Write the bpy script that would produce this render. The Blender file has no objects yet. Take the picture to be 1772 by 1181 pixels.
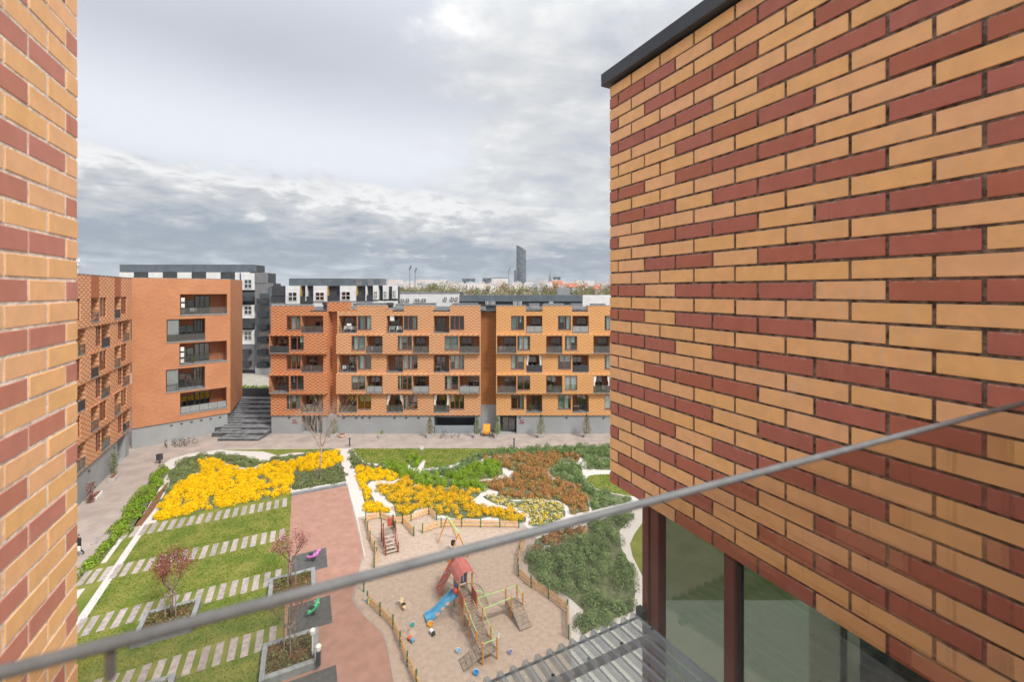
import bpy, bmesh, math, random
import numpy as np
from mathutils import Vector, Matrix
from math import sin, cos, pi, radians, atan2, sqrt, floor

random.seed(7); np.random.seed(7)
S = bpy.context.scene
COL = S.collection
rnd = random.uniform

# ------------------------------------------------------------------ camera
F = 735.0; H = 21.5                      # focal length in photo pixels, eye height above the courtyard
cd = bpy.data.cameras.new('camera'); cam = bpy.data.objects.new('camera', cd); COL.objects.link(cam)
cam.location = (0, 0, H); cam.rotation_euler = (radians(90), 0, 0)
cd.sensor_width = 36; cd.lens = F / 1772 * 36; cd.shift_y = -(590.5 - 503) / 1772
cd.clip_start = 0.02; cd.clip_end = 12000
cd.dof.use_dof = True; cd.dof.focus_distance = 5.0; cd.dof.aperture_fstop = 2.8
S.camera = cam

# ------------------------------------------------------------------ light
SUN_EL, SUN_AZ = radians(50), radians(130)          # azimuth clockwise from +Y
EXPOSURE = 1.40
wd = bpy.data.worlds.new('World'); S.world = wd; wd.use_nodes = True
S.view_settings.view_transform = 'Standard'; S.view_settings.look = 'None'
S.view_settings.gamma = 1; S.view_settings.use_curve_mapping = False
S.view_settings.exposure = EXPOSURE
sl = bpy.data.lights.new('sun', 'SUN'); so = bpy.data.objects.new('sun', sl); COL.objects.link(so)
sl.energy = 1.5; sl.angle = radians(11); sl.color = (1, .95, .88)
sdir = Vector((sin(SUN_AZ) * cos(SUN_EL), cos(SUN_AZ) * cos(SUN_EL), sin(SUN_EL)))
so.rotation_euler = sdir.to_track_quat('Z', 'Y').to_euler(); so.location = (30, -30, 60)


class NT:
    """small node-tree helper"""
    def __init__(s, tree): s.t = tree; s.n = tree.nodes; s.l = tree.links
    def new(s, typ, **kw):
        n = s.n.new(typ)
        for k, v in kw.items():
            if k in n.inputs if isinstance(k, str) else False: n.inputs[k].default_value = v
            else: setattr(n, k, v)
        return n
    def link(s, a, b): s.l.new(a, b)
    def put(s, sock, v):
        if hasattr(v, 'links') or hasattr(v, 'is_output'): s.l.new(v, sock)
        else: sock.default_value = v
    def math(s, op, a, b=None, c=None, clamp=False):
        n = s.n.new('ShaderNodeMath'); n.operation = op; n.use_clamp = clamp
        s.put(n.inputs[0], a)
        if b is not None: s.put(n.inputs[1], b)
        if c is not None: s.put(n.inputs[2], c)
        return n.outputs[0]
    def vmath(s, op, a, b=None):
        n = s.n.new('ShaderNodeVectorMath'); n.operation = op
        s.put(n.inputs[0], a)
        if b is not None: s.put(n.inputs[1], b)
        return n.outputs['Value' if op in ('DOT_PRODUCT', 'LENGTH') else 'Vector']
    def step(s, x, a, b):
        n = s.n.new('ShaderNodeMapRange'); n.interpolation_type = 'SMOOTHSTEP'
        s.put(n.inputs[0], x); s.put(n.inputs[1], a); s.put(n.inputs[2], b)
        return n.outputs[0]
    def mix(s, f, a, b, mode='MIX'):
        n = s.n.new('ShaderNodeMix'); n.data_type = 'RGBA'; n.blend_type = mode
        s.put(n.inputs[0], f)
        for i, v in ((6, a), (7, b)):
            s.put(n.inputs[i], tuple(v) + (1,) if isinstance(v, (tuple, list)) and len(v) == 3 else v)
        return n.outputs[2]
    def noise(s, vec, scale, detail=4, rough=.55, dist=0):
        n = s.n.new('ShaderNodeTexNoise'); n.inputs['Scale'].default_value = scale
        n.inputs['Detail'].default_value = detail; n.inputs['Roughness'].default_value = rough
        n.inputs['Distortion'].default_value = dist
        if vec is not None: s.l.new(vec, n.inputs['Vector'])
        return n.outputs['Fac']
    def xyz(s, x, y, z):
        n = s.n.new('ShaderNodeCombineXYZ')
        for i, v in enumerate((x, y, z)): s.put(n.inputs[i], v)
        return n.outputs[0]
    def ramp(s, f, stops):
        n = s.n.new('ShaderNodeValToRGB'); cr = n.color_ramp
        while len(cr.elements) < len(stops): cr.elements.new(.5)
        for e, (p, c) in zip(cr.elements, stops): e.position = p; e.color = tuple(c) + (1,)
        s.put(n.inputs[0], f)
        return n.outputs[0]


def build_world():
    t = NT(wd.node_tree); t.n.clear()
    tc = t.n.new('ShaderNodeTexCoord'); v = tc.outputs['Generated']
    sp = t.n.new('ShaderNodeSeparateXYZ'); t.link(v, sp.inputs[0]); x, y, z = sp.outputs
    sky = t.n.new('ShaderNodeTexSky'); sky.sky_type = 'NISHITA'; sky.sun_disc = False
    sky.sun_elevation = SUN_EL; sky.sun_rotation = SUN_AZ; sky.air_density = 1.2; sky.dust_density = 2
    zc = t.math('MAXIMUM', z, 0.0)
    den = t.math('ADD', zc, .10)
    p = t.xyz(t.math('DIVIDE', x, den), t.math('DIVIDE', y, den), 0)          # flat cloud deck seen in perspective
    one = lambda a: t.math('SUBTRACT', 1.0, a)
    cen = lambda a, k: t.math('MULTIPLY', t.math('SUBTRACT', a, .5), k)
    add = lambda *q: q[0] if len(q) == 1 else t.math('ADD', q[0], add(*q[1:]))
    mul = lambda a, b_: t.math('MULTIPLY', a, b_)
    big = t.noise(p, .5, 4, .5, .4); det = t.noise(p, 1.5, 10, .62, .5); fin = t.noise(p, 4.5, 8, .62, .4)
    dv = t.vmath('MULTIPLY', v, (1.0, 1.0, 2.4))
    puff = t.noise(dv, 6.0, 10, .56, .3); puff2 = t.noise(dv, 13.0, 10, .6, .4)
    # smooth pale veil
    veil = t.mix(t.step(big, .34, .68), (.445, .46, .51), (.54, .555, .59))
    veil = t.mix(mul(t.step(zc, .17, .27), one(t.step(zc, .29, .45))), veil, (.665, .685, .73))
    # mottled cloud sheet drifting in from one side
    tex = add(mul(det, .5), mul(fin, .2), mul(puff, .3))
    sheetc = t.ramp(tex, [(.36, (.38, .405, .45)), (.44, (.475, .49, .515)), (.50, (.56, .565, .565)), (.56, (.655, .655, .65)), (.64, (.88, .88, .88))])
    cov = t.step(add(x, cen(big, 1.3), cen(det, .9), cen(puff, .6)), -.26, .06)
    veil = t.mix(mul(cov, .95), veil, sheetc)
    # cloud bank lying on the horizon: billowing lit upper edge, slate underside
    top = add(t.math('MULTIPLY_ADD', x, -.075, .205), cen(puff, .14), cen(puff2, .055))
    rel = t.math('DIVIDE', zc, t.math('MAXIMUM', top, .02))
    rel2 = add(rel, cen(puff2, .9), cen(det, .75), cen(fin, .3))
    bank = t.ramp(t.math('MULTIPLY', rel2, .8, clamp=True), [(0.0, (.46, .51, .56)), (.12, (.33, .38, .44)), (.26, (.225, .265, .325)), (.38, (.27, .305, .36)), (.50, (.40, .415, .44)), (.60, (.52, .52, .525)), (.70, (.74, .735, .725)), (.80, (.62, .615, .61)), (.9, (.49, .49, .50))])
    wh = t.step(add(mul(puff, .45), mul(puff2, .35), mul(det, .2)), .545, .63)
    bank = t.mix(mul(wh, mul(.75, t.step(rel, .12, .4))), bank, (.76, .76, .75))
    bank = t.mix(mul(mul(t.step(x, -.2, .2), .6), t.step(rel, .45, .7)), bank, sheetc)
    edge = one(t.step(rel, .94, 1.05))
    cl = t.mix(edge, veil, bank)
    # light band low on the horizon
    cl = t.mix(mul(one(t.step(zc, .0, .05)), .5), cl, (.47, .52, .57))
    cl = t.mix(one(t.step(z, -.02, .0)), cl, (.30, .29, .28))
    # overcast zenith brightening, added and raised to throw more light on the walls
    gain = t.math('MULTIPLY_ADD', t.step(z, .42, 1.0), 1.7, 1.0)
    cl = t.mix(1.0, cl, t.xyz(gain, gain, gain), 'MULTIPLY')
    bg1 = t.n.new('ShaderNodeBackground'); t.link(sky.outputs[0], bg1.inputs[0]); bg1.inputs[1].default_value = .06
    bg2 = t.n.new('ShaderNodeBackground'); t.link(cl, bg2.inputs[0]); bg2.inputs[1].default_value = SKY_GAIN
    mx = t.n.new('ShaderNodeMixShader'); mx.inputs[0].default_value = .92
    t.link(bg1.outputs[0], mx.inputs[1]); t.link(bg2.outputs[0], mx.inputs[2])
    out = t.n.new('ShaderNodeOutputWorld'); t.link(mx.outputs[0], out.inputs[0])


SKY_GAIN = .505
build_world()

# ------------------------------------------------------------------ frames: courtyard axes are turned against the view
e1 = np.array([-360., 735.]); e1 /= np.linalg.norm(e1); e2 = np.array([e1[1], -e1[0]])


def E(a, b, z=0.0):
    """courtyard axes: a along the walls, b across, z above the courtyard"""
    return (a * e1[0] + b * e2[0], a * e1[1] + b * e2[1], z)


def G(px, py, z=0.0):
    """surveyed point on the courtyard at height z"""
    Y = F * (H - z) / (py - 503)
    return ((px - 886) * Y / F, Y, z)


def crop(ox, oy, s):
    return lambda x, y, z=0.0: G(ox + x / s, oy + y / s, z)


c4 = crop(120, 740, 2.679); c5 = crop(560, 740, 2.679)
c7 = crop(580, 760, 6.33); c8 = crop(820, 760, 5.907); c3r = crop(380, 640, 5.907)


class Frame:
    def __init__(s, o, u):
        s.o = np.array(o, float); s.u = np.array(u, float) / np.linalg.norm(u); s.n = np.array([s.u[1], -s.u[0]])
    def __call__(s, a, d, z):
        q = s.o + s.u * a + s.n * d
        return (q[0], q[1], z)


WF = lambda a, d, z: (a, d, z)
EF = lambda a, d, z: E(a, d, z)

# ------------------------------------------------------------------ object helpers
LOC = {}


def set_props(o, label=None, cat=None, group=None, kind=None):
    if label: o['label'] = label
    if cat: o['category'] = cat
    if group: o['group'] = group
    if kind: o['kind'] = kind
    return o


def thing(name, loc, label, cat, group=None):
    o = bpy.data.objects.new(name, None); COL.objects.link(o)
    o.location = loc; o.empty_display_size = .2; LOC[o] = Vector(loc)
    return set_props(o, label, cat, group)


class MB:
    def __init__(s): s.v = []; s.f = []; s.m = []; s.sm = False
    def add(s, vs, fs, mi=0):
        k = len(s.v); s.v += [tuple(p) for p in vs]
        s.f += [tuple(k + i for i in f) for f in fs]; s.m += [mi] * len(fs)
        return s
    def quad(s, a, b, c, d, mi=0): return s.add((a, b, c, d), ((0, 1, 2, 3),), mi)
    def box(s, fr, a0, a1, d0, d1, z0, z1, mi=0):
        vs = [fr(a, d, z) for z in (z0, z1) for d in (d0, d1) for a in (a0, a1)]
        return s.add(vs, ((0, 2, 3, 1), (4, 5, 7, 6), (0, 1, 5, 4), (2, 6, 7, 3), (0, 4, 6, 2), (1, 3, 7, 5)), mi)
    def bar(s, p, q, w, h=None, mi=0, up=(0, 0, 1)):
        p = Vector(p); q = Vector(q); h = h or w; d = (q - p).normalized()
        a = d.cross(Vector(up))
        if a.length < 1e-4: a = d.cross(Vector((1, 0, 0)))
        a.normalize(); b = a.cross(d); a *= w / 2; b *= h / 2
        vs = [x + i * a + j * b for x in (p, q) for i, j in ((-1, -1), (1, -1), (1, 1), (-1, 1))]
        return s.add(vs, ((0, 3, 2, 1), (4, 5, 6, 7), (0, 1, 5, 4), (1, 2, 6, 5), (2, 3, 7, 6), (3, 0, 4, 7)), mi)
    def tube(s, pts, rs, n=8, mi=0, cap=True):
        pts = [Vector(p) for p in pts]
        if not hasattr(rs, '__len__'): rs = [rs] * len(pts)
        k = len(s.v); prev = None
        for i, p in enumerate(pts):
            d = (pts[min(i + 1, len(pts) - 1)] - pts[max(i - 1, 0)]).normalized()
            a = d.cross(Vector((0, 0, 1))) if prev is None else prev - d * prev.dot(d)
            if a.length < 1e-3: a = d.cross(Vector((1, 0, 0)))
            a.normalize(); prev = a; b = d.cross(a)
            for j in range(n):
                t = 2 * pi * j / n; s.v.append(tuple(p + (a * cos(t) + b * sin(t)) * rs[i]))
        for i in range(len(pts) - 1):
            for j in range(n):
                s.f.append((k + i * n + j, k + i * n + (j + 1) % n, k + (i + 1) * n + (j + 1) % n, k + (i + 1) * n + j)); s.m.append(mi)
        if cap:
            s.f.append(tuple(k + j for j in range(n))[::-1]); s.m.append(mi)
            s.f.append(tuple(k + (len(pts) - 1) * n + j for j in range(n))); s.m.append(mi)
        return s
    def lathe(s, c, prof, n=14, mi=0):
        k = len(s.v)
        for r, z in prof:
            for j in range(n):
                t = 2 * pi * j / n; s.v.append((c[0] + r * cos(t), c[1] + r * sin(t), c[2] + z))
        for i in range(len(prof) - 1):
            for j in range(n):
                s.f.append((k + i * n + j, k + i * n + (j + 1) % n, k + (i + 1) * n + (j + 1) % n, k + (i + 1) * n + j)); s.m.append(mi)
        s.f.append(tuple(k + (len(prof) - 1) * n + j for j in range(n))); s.m.append(mi)
        return s
    def prism(s, poly, z0, z1, mi=0):
        n = len(poly)
        s.add([(p[0], p[1], z0) for p in poly] + [(p[0], p[1], z1) for p in poly],
              [tuple(range(n))[::-1], tuple(range(n, 2 * n))] + [(i, (i + 1) % n, n + (i + 1) % n, n + i) for i in range(n)], mi)
        return s
    def build(s, name, mats, parent=None, smooth=False, loc=None, bevel=0):
        off = LOC.get(parent, Vector((0, 0, 0))) if parent is not None else (Vector(loc) if loc is not None else Vector((0, 0, 0)))
        me = bpy.data.meshes.new(name)
        me.from_pydata([(v[0] - off.x, v[1] - off.y, v[2] - off.z) for v in s.v], [], s.f)
        for m in (mats if isinstance(mats, (list, tuple)) else [mats]): me.materials.append(m)
        if len(me.materials) > 1: me.polygons.foreach_set('material_index', s.m)
        if smooth: me.polygons.foreach_set('use_smooth', [True] * len(me.polygons))
        bm = bmesh.new(); bm.from_mesh(me)
        bmesh.ops.recalc_face_normals(bm, faces=bm.faces)
        if bevel: bmesh.ops.bevel(bm, geom=list(bm.edges), offset=bevel, segments=1, affect='EDGES')
        bm.to_mesh(me); bm.free()
        o = bpy.data.objects.new(name, me); COL.objects.link(o)
        if parent is not None: o.parent = parent; LOC[o] = off
        elif loc is not None: o.location = loc; LOC[o] = Vector(loc)
        else: LOC[o] = Vector((0, 0, 0))
        return o


def sheet(name, poly, z, mat, kind='structure', parent=None, thick=0):
    """flat ground sheet cut to a (concave) outline"""
    bm = bmesh.new(); vs = [bm.verts.new((p[0], p[1], z)) for p in poly]
    f = bm.faces.new(vs)
    if f.normal.z < 0 or True:
        f.normal_update()
        if f.normal.z < 0: f.normal_flip()
    if thick:
        r = bmesh.ops.extrude_face_region(bm, geom=[f])
        bmesh.ops.translate(bm, verts=[v for v in r['geom'] if isinstance(v, bmesh.types.BMVert)], vec=(0, 0, thick))
        bmesh.ops.recalc_face_normals(bm, faces=bm.faces)
    bmesh.ops.triangulate(bm, faces=bm.faces)
    me = bpy.data.meshes.new(name); bm.to_mesh(me); bm.free(); me.materials.append(mat)
    o = bpy.data.objects.new(name, me); COL.objects.link(o); LOC[o] = Vector((0, 0, 0))
    if parent is not None: o.parent = parent
    elif kind: o['kind'] = kind
    return o


def smooth_poly(pts, it=2):
    for _ in range(it):
        q = []
        for i in range(len(pts)):
            a = pts[i]; b = pts[(i + 1) % len(pts)]
            q.append((a[0] * .75 + b[0] * .25, a[1] * .75 + b[1] * .25)); q.append((a[0] * .25 + b[0] * .75, a[1] * .25 + b[1] * .75))
        pts = q
    return pts


# ------------------------------------------------------------------ materials
MATS = {}


def pm(name, col, rough=.75, var=.12, scale=3.0, bump=0.0, bscale=None, metal=0.0, rand=0.0, col2=None, spec=.35, detail=5, stretch=None, trans=0.0):
    if name in MATS: return MATS[name]
    m = bpy.data.materials.new(name); m.use_nodes = True; t = NT(m.node_tree); t.n.clear()
    geo = t.n.new('ShaderNodeNewGeometry'); pos = geo.outputs['Position']
    if stretch: pos = t.vmath('MULTIPLY', pos, stretch)
    b = t.n.new('ShaderNodeBsdfPrincipled'); out = t.n.new('ShaderNodeOutputMaterial'); t.link(b.outputs[0], out.inputs[0])
    n = t.noise(pos, scale, detail, .6)
    c2 = col2 or tuple(min(1, c * (1 + var * 2)) for c in col); c1 = col if col2 else tuple(c * (1 - var * 1.6) for c in col)
    c = t.mix(t.step(n, .3, .7), c1, c2)
    if rand:
        oi = t.n.new('ShaderNodeObjectInfo'); hs = t.n.new('ShaderNodeHueSaturation')
        t.link(t.math('MULTIPLY_ADD', oi.outputs['Random'], rand * 2, 1 - rand), hs.inputs['Value'])
        t.link(t.math('MULTIPLY_ADD', t.math('FRACT', t.math('MULTIPLY', oi.outputs['Random'], 7.3)), .02, .49), hs.inputs['Hue'])
        t.link(c, hs.inputs['Color']); c = hs.outputs[0]
    t.link(c, b.inputs['Base Color']); b.inputs['Roughness'].default_value = rough
    b.inputs['Metallic'].default_value = metal; b.inputs['Specular IOR Level'].default_value = spec
    if trans: b.inputs['Transmission Weight'].default_value = trans
    if bump:
        bn = t.n.new('ShaderNodeBump'); bn.inputs['Strength'].default_value = bump; bn.inputs['Distance'].default_value = .02
        t.link(t.noise(pos, bscale or scale * 6, 6, .6), bn.inputs['Height']); t.link(bn.outputs[0], b.inputs['Normal'])
    MATS[name] = m
    return m


def leaf_mat(name, c1, c2, scale=2.2, transl=.25):
    if name in MATS: return MATS[name]
    m = bpy.data.materials.new(name); m.use_nodes = True; t = NT(m.node_tree); t.n.clear()
    geo = t.n.new('ShaderNodeNewGeometry')
    n = t.noise(geo.outputs['Position'], scale, 3, .6); n2 = t.noise(geo.outputs['Position'], 17, 1, .5)
    c = t.mix(t.step(t.math('ADD', t.math('MULTIPLY', n, .6), t.math('MULTIPLY', n2, .4)), .36, .64), c1, c2)
    d = t.n.new('ShaderNodeBsdfDiffuse'); tr = t.n.new('ShaderNodeBsdfTranslucent'); mx = t.n.new('ShaderNodeMixShader')
    t.link(c, d.inputs[0]); t.link(c, tr.inputs[0]); mx.inputs[0].default_value = transl
    t.link(d.outputs[0], mx.inputs[1]); t.link(tr.outputs[0], mx.inputs[2])
    out = t.n.new('ShaderNodeOutputMaterial'); t.link(mx.outputs[0], out.inputs[0])
    MATS[name] = m
    return m


def glass_mat(name, tint=(.85, .9, .9), refl=.12, rough=.0, fres=True, solid=0.0, solid_col=(.5, .5, .5)):
    if name in MATS: return MATS[name]
    m = bpy.data.materials.new(name); m.use_nodes = True; t = NT(m.node_tree); t.n.clear()
    tr = t.n.new('ShaderNodeBsdfTransparent'); tr.inputs[0].default_value = tint + (1,)
    gl = t.n.new('ShaderNodeBsdfGlossy'); gl.inputs['Roughness'].default_value = rough
    mx = t.n.new('ShaderNodeMixShader')
    if fres:
        lw = t.n.new('ShaderNodeLayerWeight'); lw.inputs[0].default_value = .5
        t.link(t.math('MULTIPLY_ADD', t.math('POWER', lw.outputs['Facing'], 5.0), .9, refl + .04, clamp=True), mx.inputs[0])
    else: mx.inputs[0].default_value = refl
    t.link(tr.outputs[0], mx.inputs[1]); t.link(gl.outputs[0], mx.inputs[2]); o = mx.outputs[0]
    if solid:
        d = t.n.new('ShaderNodeBsdfDiffuse'); d.inputs[0].default_value = solid_col + (1,)
        m2 = t.n.new('ShaderNodeMixShader'); m2.inputs[0].default_value = solid
        t.link(o, m2.inputs[1]); t.link(d.outputs[0], m2.inputs[2]); o = m2.outputs[0]
    out = t.n.new('ShaderNodeOutputMaterial'); t.link(o, out.inputs[0])
    MATS[name] = m
    return m


def facade_mat(name, u, base, base2, dash, per=.78, row=.235, fw=.5, fh=.5, amount=1.0, lines=False):
    """brickwork far away: courses with staggered dashes of another brick, laid out in metres along the wall"""
    m = bpy.data.materials.new(name); m.use_nodes = True; t = NT(m.node_tree); t.n.clear()
    geo = t.n.new('ShaderNodeNewGeometry'); pos = geo.outputs['Position']
    a = t.vmath('DOT_PRODUCT', pos, (u[0], u[1], 0.0)); b2 = t.vmath('DOT_PRODUCT', pos, (u[1], -u[0], 0.0))
    a = t.math('ADD', a, b2)
    sp = t.n.new('ShaderNodeSeparateXYZ'); t.link(pos, sp.inputs[0]); z = sp.outputs[2]
    zr = t.math('DIVIDE', z, row); r = t.math('FLOOR', zr); fz = t.math('FRACT', zr)
    off = t.math('MULTIPLY', t.math('FRACT', t.math('MULTIPLY', r, .5)), 1.0)
    aa = t.math('ADD', t.math('DIVIDE', a, per), off)
    wob = t.noise(t.xyz(t.math('FLOOR', aa), r, 0), 3.1, 0)
    da = t.math('LESS_THAN', t.math('FRACT', aa), t.math('MULTIPLY_ADD', wob, .3, fw - .15)); dz = t.math('LESS_THAN', fz, fh)
    n = t.noise(pos, .5, 4, .6)
    var = t.noise(t.xyz(t.math('FLOOR', t.math('MULTIPLY', a, 3.8)), t.math('FLOOR', t.math('DIVIDE', z, .085)), 0), 5.3, 1)
    c = t.mix(t.step(t.math('ADD', t.math('MULTIPLY', n, .5), t.math('MULTIPLY', var, .5)), .38, .62), base, base2)
    c = t.mix(t.math('MULTIPLY', t.math('MULTIPLY', da, dz), amount), c, dash)
    if lines:
        c = t.mix(t.math('MULTIPLY', t.math('LESS_THAN', t.math('FRACT', t.math('DIVIDE', z, .17)), .3), .14), c, tuple(x * .6 for x in base))
    b = t.n.new('ShaderNodeBsdfPrincipled'); t.link(c, b.inputs['Base Color']); b.inputs['Roughness'].default_value = .8
    b.inputs['Specular IOR Level'].default_value = .25
    out = t.n.new('ShaderNodeOutputMaterial'); t.link(b.outputs[0], out.inputs[0])
    return m


def brick_mat(name, col, rand, efflo=0.0):
    m = bpy.data.materials.new(name); m.use_nodes = True; t = NT(m.node_tree); t.n.clear()
    geo = t.n.new('ShaderNodeNewGeometry'); pos = geo.outputs['Position']
    oi = t.n.new('ShaderNodeObjectInfo'); hs = t.n.new('ShaderNodeHueSaturation')
    n = t.noise(pos, 14, 6, .6); n2 = t.noise(t.vmath('MULTIPLY', pos, (1, 1, 5)), 22, 4, .7)
    c = t.mix(t.step(n, .3, .72), tuple(x * .93 for x in col), tuple(min(1, x * 1.06) for x in col))
    c = t.mix(t.math('MULTIPLY', t.step(n2, .55, .8), .08), c, tuple(x * .72 for x in col))
    r1 = oi.outputs['Random']; r2 = t.math('FRACT', t.math('MULTIPLY', r1, 13.7))
    t.link(t.math('MULTIPLY_ADD', r1, rand * 2, 1 - rand), hs.inputs['Value'])
    t.link(t.math('MULTIPLY_ADD', r2, .010, .495), hs.inputs['Hue'])
    t.link(t.math('MULTIPLY_ADD', r2, .08, .95), hs.inputs['Saturation']); t.link(c, hs.inputs['Color']); c = hs.outputs[0]
    # lime bloom: pale streaks running down from the joints, only on some bricks
    if efflo:
        sp = t.n.new('ShaderNodeSeparateXYZ'); t.link(pos, sp.inputs[0])
        st = t.noise(t.xyz(t.math('MULTIPLY', t.math('SUBTRACT', sp.outputs[1], sp.outputs[0]), 42), t.math('MULTIPLY', sp.outputs[2], 9), 0), 1.0, 5, .7)
        pat = t.noise(pos, 2.6, 3, .6)
        k = t.math('MULTIPLY', t.math('MULTIPLY', t.step(st, .46, .74), t.step(pat, .46, .66)), efflo)
        c = t.mix(k, c, (.62, .52, .42))
        tco = t.n.new('ShaderNodeTexCoord'); s2 = t.n.new('ShaderNodeSeparateXYZ'); t.link(tco.outputs['Generated'], s2.inputs[0])
        rim = t.math('MULTIPLY', t.step(s2.outputs[2], .86, 1.0), t.step(t.noise(pos, 45, 4, .7), .46, .66))
        c = t.mix(t.math('MULTIPLY', rim, .45), c, (.60, .52, .45))
    b = t.n.new('ShaderNodeBsdfPrincipled'); t.link(c, b.inputs['Base Color']); b.inputs['Roughness'].default_value = .62
    b.inputs['Specular IOR Level'].default_value = .3
    bn = t.n.new('ShaderNodeBump'); bn.inputs['Strength'].default_value = .18; bn.inputs['Distance'].default_value = .004
    t.link(t.noise(pos, 160, 5, .65), bn.inputs['Height']); t.link(bn.outputs[0], b.inputs['Normal'])
    out = t.n.new('ShaderNodeOutputMaterial'); t.link(b.outputs[0], out.inputs[0])
    return m


M_paving = pm('pale_paving', (.325, .272, .24), .85, .085, .55, .25, 9, detail=8)
M_gravel = pm('white_gravel', (.50, .465, .435), .9, .16, 14, .5, 30)
M_lawn = pm('lawn_turf', (.09, .135, .015), .95, .1, .6, .6, 25, col2=(.20, .195, .042), detail=9)
M_soil = pm('garden_soil', (.10, .115, .055), .95, .2, 2.5, .5, 18)
M_mulch = pm('bark_mulch', (.16, .075, .04), .95, .35, 9, .8, 30)
M_sand = pm('play_sand', (.385, .30, .238), .95, .065, 3.2, 1.0, 7, detail=10)
M_rubber = pm('red_rubber_paving', (.325, .182, .137), .9, .06, 1.3, .3, 40, detail=9)
M_mat = pm('dark_rubber_mat', (.085, .085, .082), .9, .1, 3, .3, 30)
M_slab = pm('concrete_slab', (.32, .275, .25), .85, .12, 3.2, .2, 22, rand=.14)
M_kerb = pm('grey_concrete', (.24, .25, .25), .8, .1, 2.5, .2, 16)
M_blue_grey = pm('blue_grey_planter', (.20, .215, .22), .75, .1, 2.5, .2, 20)
M_plaster = pm('grey_plaster', (.30, .31, .315), .85, .035, .4, .05, 8)
M_mortar_d = pm('dark_mortar', (.21, .16, .125), .95, .4, 30, .9, 120, spec=.1)
M_mortar_l = pm('light_mortar', (.80, .68, .58), .95, .12, 26, .7, 120, spec=.1)
M_dark_metal = pm('anthracite_metal', (.055, .06, .068), .5, .08, 2, metal=.2)
M_steel = pm('grey_steel', (.30, .31, .31), .42, .05, 8, metal=.65)
M_rail = pm('matt_grey_rail', (.155, .165, .17), .6, .08, 30, .1, 120, metal=.2)
M_wood_fr = pm('red_brown_frame', (.25, .075, .042), .55, .12, 3)
M_win_red = pm('oxide_red_frame', (.17, .045, .028), .48, .06, 5)
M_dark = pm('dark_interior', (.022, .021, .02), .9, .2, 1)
M_curtain = pm('white_curtain', (.74, .72, .68), .9, .1, 2, stretch=(9, 9, .2))
M_curtain2 = pm('teal_grey_curtain', (.28, .36, .35), .9, .15, 2, stretch=(9, 9, .2))
M_white = pm('white_paint', (.70, .70, .69), .6, .04, 1)
M_black_wall = pm('black_cladding', (.055, .058, .064), .6, .1, 1)
M_grey_clad = pm('grey_block_cladding', (.19, .19, .195), .8, .2, 3, stretch=(.4, .4, 4))
M_pine = pm('pine_wood', (.66, .41, .19), .75, .14, 6)
M_old_wood = pm('weathered_boards', (.25, .195, .155), .85, .2, 7, .3)
M_orange_post = pm('orange_timber', (.56, .25, .055), .65, .12, 5)
M_green_p = pm('green_paint', (.03, .16, .07), .5, .1, 4)
M_lime = pm('lime_tube', (.36, .66, .20), .5, .06, 4)
M_red_p = pm('red_panel', (.46, .10, .07), .5, .08, 4)
M_roof_red = pm('pink_red_roof', (.50, .15, .13), .6, .06, 3)
M_blue_p = pm('blue_panel', (.02, .11, .30), .4, .08, 4)
M_slide = pm('blue_slide_plastic', (.09, .34, .55), .35, .06, 3)
M_trunk = pm('bark', (.22, .155, .115), .95, .25, 12, .5)
M_birch = pm('pale_bark', (.36, .27, .22), .9, .2, 10, .4)
M_tyre = pm('black_rubber', (.03, .03, .03), .8, .1, 5)
M_glass = glass_mat('window_glass', (.80, .86, .85), .08)
M_glass_dk = glass_mat('dark_window_glass', (.45, .5, .5), .16)
M_bal_glass = glass_mat('balcony_glass', (.87, .855, .83), .0)
M_rail_glass = glass_mat('smoked_rail_glass', (.62, .62, .60), .04, solid=.16, solid_col=(.3, .29, .27))
BR_Y = brick_mat('yellow_brick', (.84, .475, .215), .022, .5)
BR_R = brick_mat('red_brick', (.44, .15, .10), .045, .12)
BL_Y = brick_mat('yellow_brick_smooth', (.76, .43, .20), .025)
BL_R = brick_mat('red_brick_smooth', (.50, .20, .14), .03)

L_yel = leaf_mat('yellow_blossom', (.78, .46, .004), (.93, .65, .02), 3, .1)
L_yel2 = leaf_mat('amber_blossom', (.70, .39, .012), (.86, .55, .03), 3, .1)
L_org = leaf_mat('copper_leaves', (.37, .18, .08), (.52, .28, .125), 2.5, .15)
L_org2 = leaf_mat('orange_leaves', (.52, .22, .02), (.62, .30, .03), 2.5, .15)
L_jun = leaf_mat('juniper_needles', (.135, .205, .075), (.26, .35, .14), 1.2, .1)
L_jun2 = leaf_mat('dark_juniper_needles', (.07, .10, .045), (.13, .17, .08), 1.2, .1)
L_olive = leaf_mat('olive_needles', (.14, .15, .055), (.26, .255, .11), 1.2, .1)
L_grn = leaf_mat('fresh_leaves', (.17, .29, .03), (.31, .43, .05), 2)
L_grn2 = leaf_mat('deep_leaves', (.08, .14, .022), (.15, .23, .04), 2)
L_pale = leaf_mat('pale_silver_leaves', (.42, .45, .30), (.60, .62, .45), 3, .1)
L_brn = leaf_mat('brown_leaves', (.15, .085, .035), (.24, .14, .06), 3, .15)
L_plum = leaf_mat('plum_leaves', (.20, .045, .05), (.36, .12, .11), 4, .2)
L_pink = leaf_mat('pink_blossom', (.46, .22, .20), (.60, .34, .30), 4, .2)
L_grass = leaf_mat('grass_blades', (.085, .125, .012), (.18, .195, .032), .6, .1)
L_grass2 = leaf_mat('light_grass_blades', (.085, .17, .009), (.165, .25, .018), .5, .1)
L_far = leaf_mat('far_tree_leaves', (.13, .15, .06), (.25, .25, .12), .08, .1)
L_far2 = leaf_mat('far_budding_leaves', (.22, .17, .11), (.34, .26, .17), .08, .1)

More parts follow.
